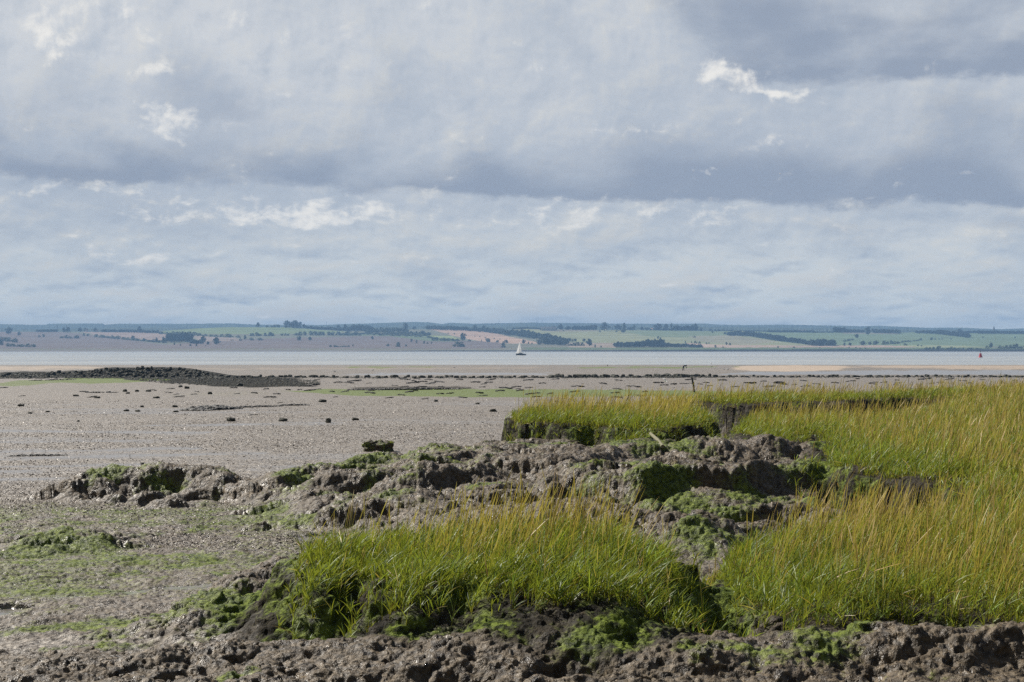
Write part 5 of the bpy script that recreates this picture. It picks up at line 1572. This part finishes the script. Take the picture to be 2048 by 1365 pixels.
# x is the way the person faces
pts = [(0, 0, .92), (.05, .10, .88), (.10, .12, .48), (.02, .13, .07), (.17, .13, .03), (-.05, -.10, .88), (-.12, -.12, .47), (-.28, -.12, .07), (-.13, -.12, .03),
       (.16, 0, 1.06), (.36, 0, 1.16), (.50, 0, 1.18), (.60, 0, 1.17), (.70, 0, 1.14),
       (.46, .19, 1.13), (.54, .24, .86), (.62, .20, .64), (.65, .19, .56), (.46, -.19, 1.13), (.56, -.23, .86), (.68, -.17, .66), (.71, -.16, .58)]
edg = [(0, 1), (1, 2), (2, 3), (3, 4), (0, 5), (5, 6), (6, 7), (7, 8), (0, 9), (9, 10), (10, 11), (11, 12), (12, 13), (10, 14), (14, 15), (15, 16), (16, 17), (10, 18), (18, 19), (19, 20), (20, 21)]
rad = [.16, .12, .085, .06, .05, .12, .085, .06, .05, .16, .17, .09, .075, .10, .08, .06, .045, .035, .08, .06, .045, .035]
for (h, sy) in ((17, 1), (21, -1)):
    hx_, hy_, hz_ = pts[h]
    for k in range(4):
        pts.append((hx_ + .02 + .005 * k, hy_ + sy * (-.03 + .02 * k), hz_ - .04)); rad.append(.010); edg.append((h, len(pts) - 1))
        pts.append((hx_ + .01, hy_ + sy * (-.03 + .02 * k), hz_ - .075 - .006 * (k in (1, 2)))); rad.append(.009); edg.append((len(pts) - 2, len(pts) - 1))
    pts.append((hx_ + .05, hy_ - sy * .04, hz_ - .02)); rad.append(.011); edg.append((h, len(pts) - 1))
per = skin_obj('person', pts, edg, rad, TROUS, None, pp0, (0, 0, -.15))
tag(per, 'person in dark clothes bending forward to dig on the far mud', 'person')
jk = skin_obj('jacket', [(-.06, 0, .90), (.16, 0, 1.07), (.36, 0, 1.17), (.46, .19, 1.13), (.54, .24, .86), (.61, .205, .67), (.46, -.19, 1.13), (.56, -.23, .86), (.665, -.18, .69)],
              [(0, 1), (1, 2), (2, 3), (3, 4), (4, 5), (2, 6), (6, 7), (7, 8)], [.17, .185, .195, .10, .08, .062, .10, .08, .062], COAT, per)
bm = bmesh.new(); bmesh.ops.create_uvsphere(bm, u_segments=16, v_segments=10, radius=1)
for v in bm.verts:
    c = v.co.copy(); v.co = Vector((c.x * .105, c.y * .078, c.z * .09)) + Vector((.73, 0, 1.12))
    if c.x > .8 and c.z < .1: v.co.x += .012
hd = link('head', bm_mesh('head', bm, SKIN, True), per)
bm = bmesh.new(); bmesh.ops.create_uvsphere(bm, u_segments=16, v_segments=10, radius=1)
for v in bm.verts:
    c = v.co.copy(); v.co = Vector((c.x * .105 - .012, c.y * .086, c.z * .098 + .012)) + Vector((.725, 0, 1.125))
bmesh.ops.delete(bm, geom=[v for v in bm.verts if v.co.z < 1.085], context='VERTS')
link('hair', bm_mesh('hair', bm, HAIR, True), hd)


# ------------------------------------------------------------------ gulls
def gull(p, label, heading=0, flying=False, scale=1.0, bank=0, group=None, dark=False):
    root_bm = bmesh.new()
    lathe_pts = [(.005, -.24), (.05, -.18), (.085, -.05), (.08, .06), (.05, .15), (.052, .19), (.035, .235), (.004, .25)]
    rings = []
    for (r_, t) in lathe_pts:
        rings.append([(t, r_ * math.cos(2 * math.pi * k / 12), r_ * .95 * math.sin(2 * math.pi * k / 12) + (.06 * max(0, t - .05) / .2 if not flying else 0)) for k in range(12)])
    loft(root_bm, rings, True)
    o = link('gull', bm_mesh('gull', root_bm, COAT if dark else GULLW, True), None, p, (bank, 0, heading), scale)
    tag(o, label, 'gull', group)
    bm = bmesh.new(); tube(bm, [(.24, 0, .05 if not flying else 0), (.30, 0, .04 if not flying else -.01)], [.014, .004], 6); link('beak', bm_mesh('beak', bm, BEAK), o)
    for sy in (-1, 1):
        bm = bmesh.new()
        if flying:
            sec = [(.07, .05, .03, -.08), (.10, .25, .12, -.06), (.05, .45, .13, -.08), (-.06, .68, .06, -.10)]
            top = [bm.verts.new((a_, sy * y_, z_)) for a_, y_, z_, b_ in sec]; bot = [bm.verts.new((b_ - .02, sy * y_, z_ - .005)) for a_, y_, z_, b_ in sec]
            top2 = [bm.verts.new((v.co.x, v.co.y, v.co.z + .014)) for v in top]; bot2 = [bm.verts.new((v.co.x, v.co.y, v.co.z + .006)) for v in bot]
            for k in range(3):
                bm.faces.new((top[k], top[k + 1], bot[k + 1], bot[k])); bm.faces.new((top2[k], bot2[k], bot2[k + 1], top2[k + 1]))
                bm.faces.new((top[k], top2[k], top2[k + 1], top[k + 1])); bm.faces.new((bot[k], bot[k + 1], bot2[k + 1], bot2[k]))
        else:
            bmesh.ops.create_uvsphere(bm, u_segments=10, v_segments=6, radius=1, matrix=Matrix.Translation((-.06, sy * .068, .02)) @ Matrix.Rotation(.1, 4, 'Y') @ Matrix.Diagonal((.19, .03, .055, 1)))
        link('wing', bm_mesh('wing', bm, GULLW if flying else GULLG, True), o)
    if not flying:
        for sy in (-1, 1):
            bm = bmesh.new(); tube(bm, [(.0, sy * .03, -.05), (.01, sy * .03, -.2), (.06, sy * .03, -.205)], [.009, .008, .006], 5); link('leg', bm_mesh('leg', bm, BEAK), o)
    return o


def stand(px, py, label, heading, sc_=1.0, group=None):
    p = G(px, py); gull(p + Vector((0, 0, .205 * sc_)), label, heading, False, sc_, 0, group)


gull(Vector(atY(1331, 762.5, 125)), 'white gull flying low over the flat in front of the rock line', .6, True, .55, .55)
gull(Vector(atY(1423, 727.5, 330)), 'white gull flying above the standing gulls near the sand bar', .5, True, .9, .4)
gull(Vector(atY(1413, 724.5, 420)), 'greyish gull flying highest over the water near the sand bar', 1.2, True, .7, .9)
gull(Vector(atY(1560, 348, 160)), 'tiny dark gull high up against the blue-grey cloud', .3, True, .32, .2)
stand(1422.5, 735.3, 'white gull standing apart on the sand edge under the flying gull', 3.1, 1.2)
stand(1429.5, 738.5, 'white upright gull at the end of the green strip beside the sand bar', 1.4, 1.5)
stand(1448.5, 741.5, 'first of two white gulls on the dark line below the sand bar', .4, 1.3)
stand(1455.5, 741.5, 'second of two white gulls on the dark line below the sand bar', 2.8, 1.4)
stand(745, 743, 'white gull standing alone on the flat behind the rock line', 2.9, 1.3)
stand(670, 746, 'white gull near the wet strip behind the rock line', .2, 1.3)
stand(909, 737.5, 'white gull far out near the water line past the lone gull', .2, 1.3)
stand(1897, 758.5, 'white gull just above the far grass in front of the rock line', .3, .8)

# ------------------------------------------------------------------ haze
hz_m, nt, out = new_mat('haze')
vol = nt.nodes.new('ShaderNodeVolumePrincipled')
vol.inputs['Color'].default_value = (.36, .62, 1.0, 1); vol.inputs['Density'].default_value = 1.5e-4
nt.links.new(vol.outputs[0], out.inputs['Volume'])
bm = bmesh.new(); box(bm, (0, 3700, 61), (16000, 7600, 136))
tag(link('haze', bm_mesh('haze', bm, hz_m)), 'thin blue haze over the estuary and far hills', 'haze', None, 'stuff')

# ------------------------------------------------------------------ sky and sun
SUN_AZ, SUN_EL = math.radians(-52), math.radians(43)
S = Vector((math.sin(SUN_AZ) * math.cos(SUN_EL), math.cos(SUN_AZ) * math.cos(SUN_EL), math.sin(SUN_EL)))
sd_ = bpy.data.lights.new('sun', 'SUN'); sd_.energy = 5.0; sd_.angle = math.radians(.55); sd_.color = (1.0, .95, .87)
so = bpy.data.objects.new('sun', sd_); COL.objects.link(so); so.rotation_euler = S.to_track_quat('Z', 'Y').to_euler(); so.location = (0, 0, 300)

W = bpy.data.worlds.new('World'); sc.world = W; W.use_nodes = True
nt = W.node_tree; nt.nodes.clear(); b = NB(nt)
wo = nt.nodes.new('ShaderNodeOutputWorld'); bg = nt.nodes.new('ShaderNodeBackground'); nt.links.new(bg.outputs[0], wo.inputs[0])
bg.inputs[1].default_value = .078
sky = nt.nodes.new('ShaderNodeTexSky'); sky.sky_type = 'NISHITA'; sky.sun_disc = False
sky.sun_elevation = SUN_EL; sky.sun_rotation = SUN_AZ; sky.air_density = 1.0; sky.dust_density = 1.5
tc = nt.nodes.new('ShaderNodeTexCoord'); sep = nt.nodes.new('ShaderNodeSeparateXYZ'); nt.links.new(tc.outputs['Generated'], sep.inputs[0])
x_, y_, z_ = sep.outputs
az = b.m('ARCTAN2', x_, y_)                    # angle from straight ahead
el = b.m('ARCSINE', z_)
D = math.radians(1)
U = b.m('DIVIDE', az, D); E = b.m('DIVIDE', el, D)   # degrees
# cloud deck seen in perspective
zc = b.m('ADD', b.m('MAXIMUM', z_, 0.0), .045)
cv = nt.nodes.new('ShaderNodeCombineXYZ'); b.put(cv.inputs[0], b.m('DIVIDE', x_, zc)); b.put(cv.inputs[1], b.m('DIVIDE', y_, zc))
deck = cv.outputs[0]
uv = nt.nodes.new('ShaderNodeCombineXYZ'); b.put(uv.inputs[0], U); b.put(uv.inputs[1], E)
n_warp = b.noise(b.mapping(uv.outputs[0], (.16, .34, 1)), 1, 7, .6)
n_warp2 = b.noise(b.mapping(uv.outputs[0], (.16, .34, 1), (7, 3, 0)), 1, 7, .6)
n_fine = b.noise(b.mapping(uv.outputs[0], (.55, 1.15, 1), (2, 9, 0)), 1, 8, .62)
n_deck = b.noise(deck, .42, 8, .6)
n_big = b.noise(deck, .16, 5, .5)
n_str = b.noise(b.mapping(uv.outputs[0], (.10, .85, 1), (5, 1, 0)), 1, 7, .58)
Uw = b.m('ADD', U, b.m('MULTIPLY', b.m('SUBTRACT', n_warp, .5), 6.0))
Ew = b.m('ADD', E, b.m('MULTIPLY', b.m('SUBTRACT', n_warp2, .5), 2.2))
PXU = lambda px: math.degrees(math.atan((px - 1024) / F)); PYE = lambda py: math.degrees(math.atan((698 - py) / F))


def blob(px, py, rx, ry, w, u=Uw, e=Ew, skew=0):
    du = b.m('DIVIDE', b.m('SUBTRACT', u, PXU(px)), rx / 54.6)
    de = b.m('DIVIDE', b.m('SUBTRACT', b.m('SUBTRACT', e, PYE(py)), b.m('MULTIPLY', b.m('SUBTRACT', u, PXU(px)), skew)) if skew else b.m('SUBTRACT', e, PYE(py)), ry / 54.6)
    r2 = b.m('ADD', b.m('MULTIPLY', du, du), b.m('MULTIPLY', de, de))
    return b.m('MULTIPLY', b.m('EXPONENT', b.m('MULTIPLY', r2, -1)), w)


def total(lst):
    t = lst[0]
    for k in lst[1:]: t = b.m('ADD', t, k)
    return t


def deck_noise(u, e, scale, detail=10, rough=.56, dist=.25, seed=0.0):
    """cloud field whose cells flatten towards the horizon"""
    c = nt.nodes.new('ShaderNodeCombineXYZ'); b.put(c.inputs[0], b.m('MULTIPLY', u, .27))
    b.put(c.inputs[1], b.m('MULTIPLY', b.m('LOGARITHM', b.m('ADD', b.m('MAXIMUM', e, -1.0), 2.2), math.e), 3.4)); c.inputs[2].default_value = seed
    return b.noise(c.outputs[0], scale, detail, rough, dist)


d1 = deck_noise(U, E, 1.0, seed=2.3)
d2 = deck_noise(b.m('SUBTRACT', U, .35), b.m('ADD', E, .40), 1.0, seed=2.3)
f1 = deck_noise(U, E, 3.0, 9, .58, .2, 5.1)
f2 = deck_noise(b.m('SUBTRACT', U, .14), b.m('ADD', E, .16), 3.0, 9, .58, .2, 5.1)
lit = b.m('ADD', b.m('MULTIPLY', b.m('SUBTRACT', d1, d2), 6.5), b.m('MULTIPLY', b.m('SUBTRACT', f1, f2), 3.2))     # sunlit upper left edges
thick = b.ss(d1, .40, .62)
wob = b.m('ADD', b.m('MULTIPLY', b.m('SUBTRACT', n_warp2, .5), 1.5), b.m('ADD', b.m('MULTIPLY', b.m('SUBTRACT', n_fine, .5), .6), b.m('MULTIPLY', b.m('SUBTRACT', f1, .5), .5)))
gate = b.m('ADD', .35, b.m('MULTIPLY', b.ss(b.noise(b.mapping(uv.outputs[0], (.13, .3, 1), (21, 4, 0)), 1, 5, .5), .34, .62), .8))


def shelf(py, slope, h, amp, x0=None, x1=None, soft=.10):
    """flat dark cloud base: sharp below, fading upward"""
    base = b.m('ADD', PYE(py), b.m('ADD', b.m('MULTIPLY', U, slope), wob))
    t = b.m('SUBTRACT', E, base)
    soft = soft * 3.4
    v = b.m('MULTIPLY', b.ss(t, -soft * .4, soft), b.m('EXPONENT', b.m('DIVIDE', b.m('MAXIMUM', t, 0), -h)))
    if x0 is not None: v = b.m('MULTIPLY', v, b.ss(b.m('ADD', Uw, b.m('MULTIPLY', t, .9)), PXU(x0 - 40), PXU(x0 + 220)))
    if x1 is not None: v = b.m('MULTIPLY', v, b.ss(Uw, PXU(x1), PXU(x1 - 160)))
    return b.m('MULTIPLY', b.m('MULTIPLY', v, gate), amp)


dk = total([shelf(398, -.027, 1.5, 1.3), shelf(186, .012, 4.8, 1.5, 1430, None, .14), shelf(493, -.01, .6, .5, None, 560), shelf(535, .0, .6, .5, 1150, 1720), shelf(452, .0, .5, .4, 230, 480), shelf(478, .01, .6, .45, 1560),
            shelf(566, -.008, .45, .35, 500, 1150), shelf(585, .0, .4, .35, 1500), shelf(600, .0, .35, .3, 0, 700), shelf(280, -.03, 1.3, .28, None, 640),
            blob(1540, 340, 330, 50, .5), blob(60, 230, 120, 50, .25), blob(560, 190, 240, 40, .15), blob(1900, 260, 240, 60, .3)])
dkm = b.ss(b.m('ADD', dk, b.m('MULTIPLY', b.m('SUBTRACT', d1, .5), 1.5)), -.02, 1.15)
br = total([blob(300, 245, 75, 34, 1.1), blob(90, 120, 46, 50, .8), blob(340, 150, 70, 22, .7), blob(180, 130, 30, 16, .45), blob(480, 250, 50, 16, .5), blob(1530, 182, 100, 26, .82, skew=-.22), blob(1445, 130, 40, 60, .5),
            blob(1620, 196, 60, 10, .6), blob(1250, 258, 80, 18, .7), blob(1540, 285, 70, 20, .55, skew=-.3), blob(560, 425, 190, 34, 1.1), blob(1100, 425, 300, 22, .6), blob(1440, 342, 40, 8, .5), blob(1520, 490, 90, 22, .6),
            blob(160, 395, 180, 14, .6), blob(330, 452, 60, 10, .6), blob(2030, 335, 40, 14, .7), blob(1920, 350, 24, 8, .5), blob(300, 512, 260, 22, .5), blob(1085, 120, 60, 30, .4), blob(560, 190, 90, 20, .45, skew=-.3), blob(1380, 440, 120, 24, .5), blob(700, 60, 500, 50, .3), blob(200, 30, 300, 40, .3)])
brm = b.ss(b.m('ADD', br, b.m('ADD', b.m('MULTIPLY', b.m('SUBTRACT', f1, .5), 2.1), b.m('MULTIPLY', lit, .32))), .42, 1.25)
veil_hi = b.ss(E, 5.0, 12.0)
veil_lo = b.ss(E, 6.5, .5)
leftish = b.ss(U, 9, -14)
c_mid = (5.2, 5.65, 6.3); c_hi = (6.5, 6.75, 7.1); c_lo = (7.7, 7.95, 7.7)
base_c = b.mix(b.m('MULTIPLY', veil_lo, .95), c_mid, c_lo)
base_c = b.mix(b.m('MULTIPLY', veil_hi, b.m('ADD', .45, b.m('MULTIPLY', leftish, .55))), base_c, c_hi)
base_c = b.mix(b.m('MULTIPLY', thick, .28), base_c, (3.9, 4.6, 5.6))
base_c = b.mix(b.m('MULTIPLY', b.m('MAXIMUM', lit, 0.0), b.m('ADD', .55, b.m('MULTIPLY', veil_lo, .2)), clamp=True), base_c, (7.4, 7.3, 6.9))
base_c = b.mix(b.m('MULTIPLY', b.m('MAXIMUM', b.m('MULTIPLY', lit, -1), 0.0), .5, clamp=True), base_c, (4.0, 4.65, 5.6))
base_c = b.mix(b.m('MULTIPLY', dkm, .92, clamp=True), base_c, (2.95, 3.5, 4.5))
base_c = b.mix(b.m('MULTIPLY', brm, .95), base_c, (9.0, 8.8, 8.4))
# sky outside the view dimmed overhead, aside and behind, to cut fill light
dull = b.m('MULTIPLY', b.m('SUBTRACT', 1.0, b.m('MULTIPLY', b.ss(E, 14, 32), .72)), b.m('SUBTRACT', 1.0, b.m('MULTIPLY', b.ss(b.m('ABSOLUTE', U), 30, 80), .62)))
dm = nt.nodes.new('ShaderNodeVectorMath'); dm.operation = 'SCALE'; nt.links.new(base_c, dm.inputs[0]); nt.links.new(dull, dm.inputs['Scale'])
cover = b.m('SUBTRACT', 1.0, b.m('MULTIPLY', b.ss(E, 18, 45), b.ss(n_big, .62, .42)))
col = b.mix(b.m('ADD', .06, b.m('MULTIPLY', cover, .94)), sky.outputs[0], dm.outputs[0])
nt.links.new(col, bg.inputs[0])

# ------------------------------------------------------------------ render settings
sc.render.engine = 'CYCLES'
sc.view_settings.view_transform = 'Standard'; sc.view_settings.look = 'None'
sc.view_settings.exposure = .34; sc.view_settings.gamma = 1
sc.cycles.max_bounces = 6; sc.cycles.diffuse_bounces = 3; sc.cycles.glossy_bounces = 2; sc.cycles.transmission_bounces = 3; sc.cycles.volume_bounces = 0
sc.cycles.use_denoising = False
